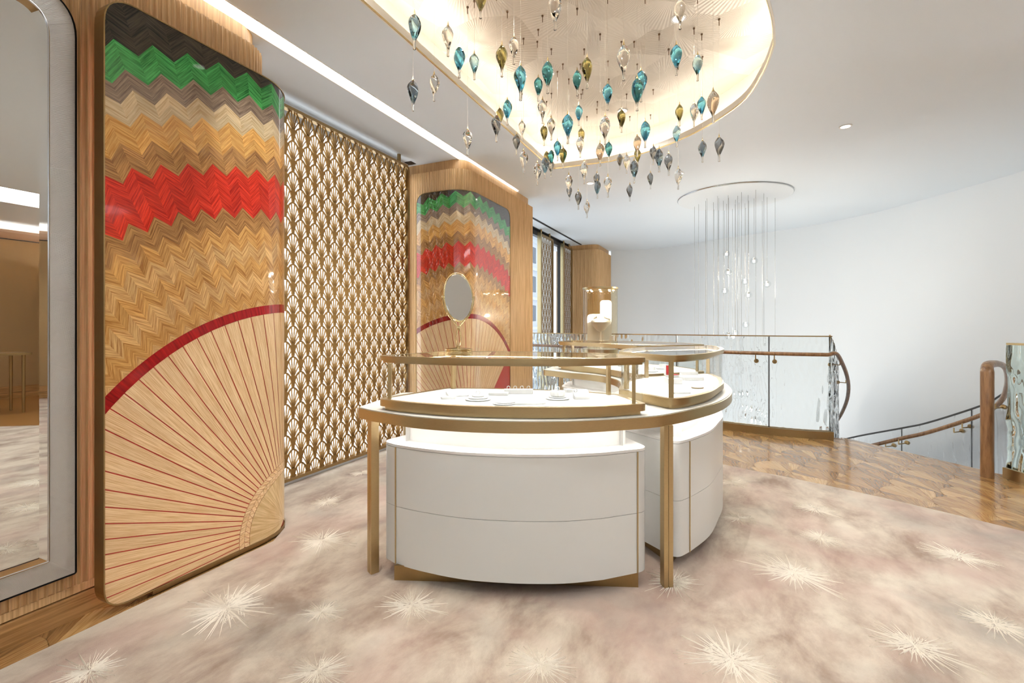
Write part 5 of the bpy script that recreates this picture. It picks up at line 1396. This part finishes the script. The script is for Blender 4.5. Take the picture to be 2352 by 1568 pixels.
npth = [(nx_, ny_, 0.003), (nx_, ny_, 0.45), (nx_, ny_, 0.84), atd(2270, 838, 3.9), atd(2292, 835, 4.0), atd(2308, 843, 4.12), atd(2315, 862, 4.35), atd(2313, 888, 4.75), atd(2303, 915, 5.1), atd(2280, 938, 5.38), atd(2240, 958, 5.62), atd(2134, 992, 5.98), atd(2073, 1006, 6.22), atd(2010, 1021, 6.5), atd(1930, 1040, 6.9)]
sp_ = [npth[0], npth[1]] + spline(npth[2:], 5)
mb = MB(); mb.tube(sp_, [max(0.025, 0.043 - 0.0011 * max(0, i - 2)) for i in range(len(sp_))], 14, rx=0.8); part(mb, 'handrail', 'oak_rail', ob, 60)
for (u, v, d_) in ((2232, 980, 5.72), (2213, 990, 5.8), (2086, 1017, 6.3), (2056, 1023, 6.45), (2308, 935, 5.2)):
    a = atd(u - 22, v - 8, d_ - 0.06); b_ = atd(u, v, d_); 
    mb = MB(); mb.tube([a, (a[0], a[1], b_[2]), b_], 0.007, 8); mb.tube([tuple(x * 0.8 + y * 0.2 for x, y in zip(b_, a)), b_], 0.024, 12); part(mb, 'bracket', 'bronze', ob, 40)

# thick cast-glass panel at the right of the stairs
gp = thing('glass_newel_panel', 'thick green-edged cast-glass panel on a brass base beside the oak newel', 'balustrade', (2.1, 4.95, 0))
G_ = spline([(2.035, 5.12), (2.1, 4.97), (2.22, 4.76), (2.45, 4.48), (2.8, 4.28), (3.08, 4.22)], 6)
part(wavy(G_, lambda q: 1.055, lambda q: 0.05, thick=0.05, amp=0.011, seed=55, step=0.012), 'glass_panel', 'glass_thick', gp, 70)
GG = resample(G_, 0.05)
mb = MB(); mb.strip(offset(GG, 0.06, False), offset(GG, 0.035, False), 0.002, 0.085); mb.strip(offset(GG, -0.035, False), offset(GG, -0.06, False), 0.002, 0.085); mb.strip(offset(GG, 0.035, False), offset(GG, -0.035, False), 0.002, 0.05); part(mb, 'base_channel', 'brass', gp)
mb = MB(); mb.strip(offset(GG, 0.032, False), offset(GG, -0.032, False), 1.056, 1.072); part(mb, 'top_rail', 'brass', gp)

# side table seen in the mirror
tb = thing('side_table', 'slim bronze side table seen in the tall wall mirror', 'table', (4.3, 2.7, 0.012))
mb = MB(); mb.prism(roundpoly([(4.05, 2.05), (4.55, 2.05), (4.55, 3.42), (4.05, 3.42)], 0.05), 0.81, 0.843); part(mb, 'top', 'bronze', tb)
for x in (4.12, 4.48):
    for y in (2.13, 3.34):
        mb = MB(); mb.lathe([(0.016, 0.0125), (0.019, 0.4), (0.02, 0.81)], 14, (x, y, 0)); part(mb, 'leg', 'bronze', tb)
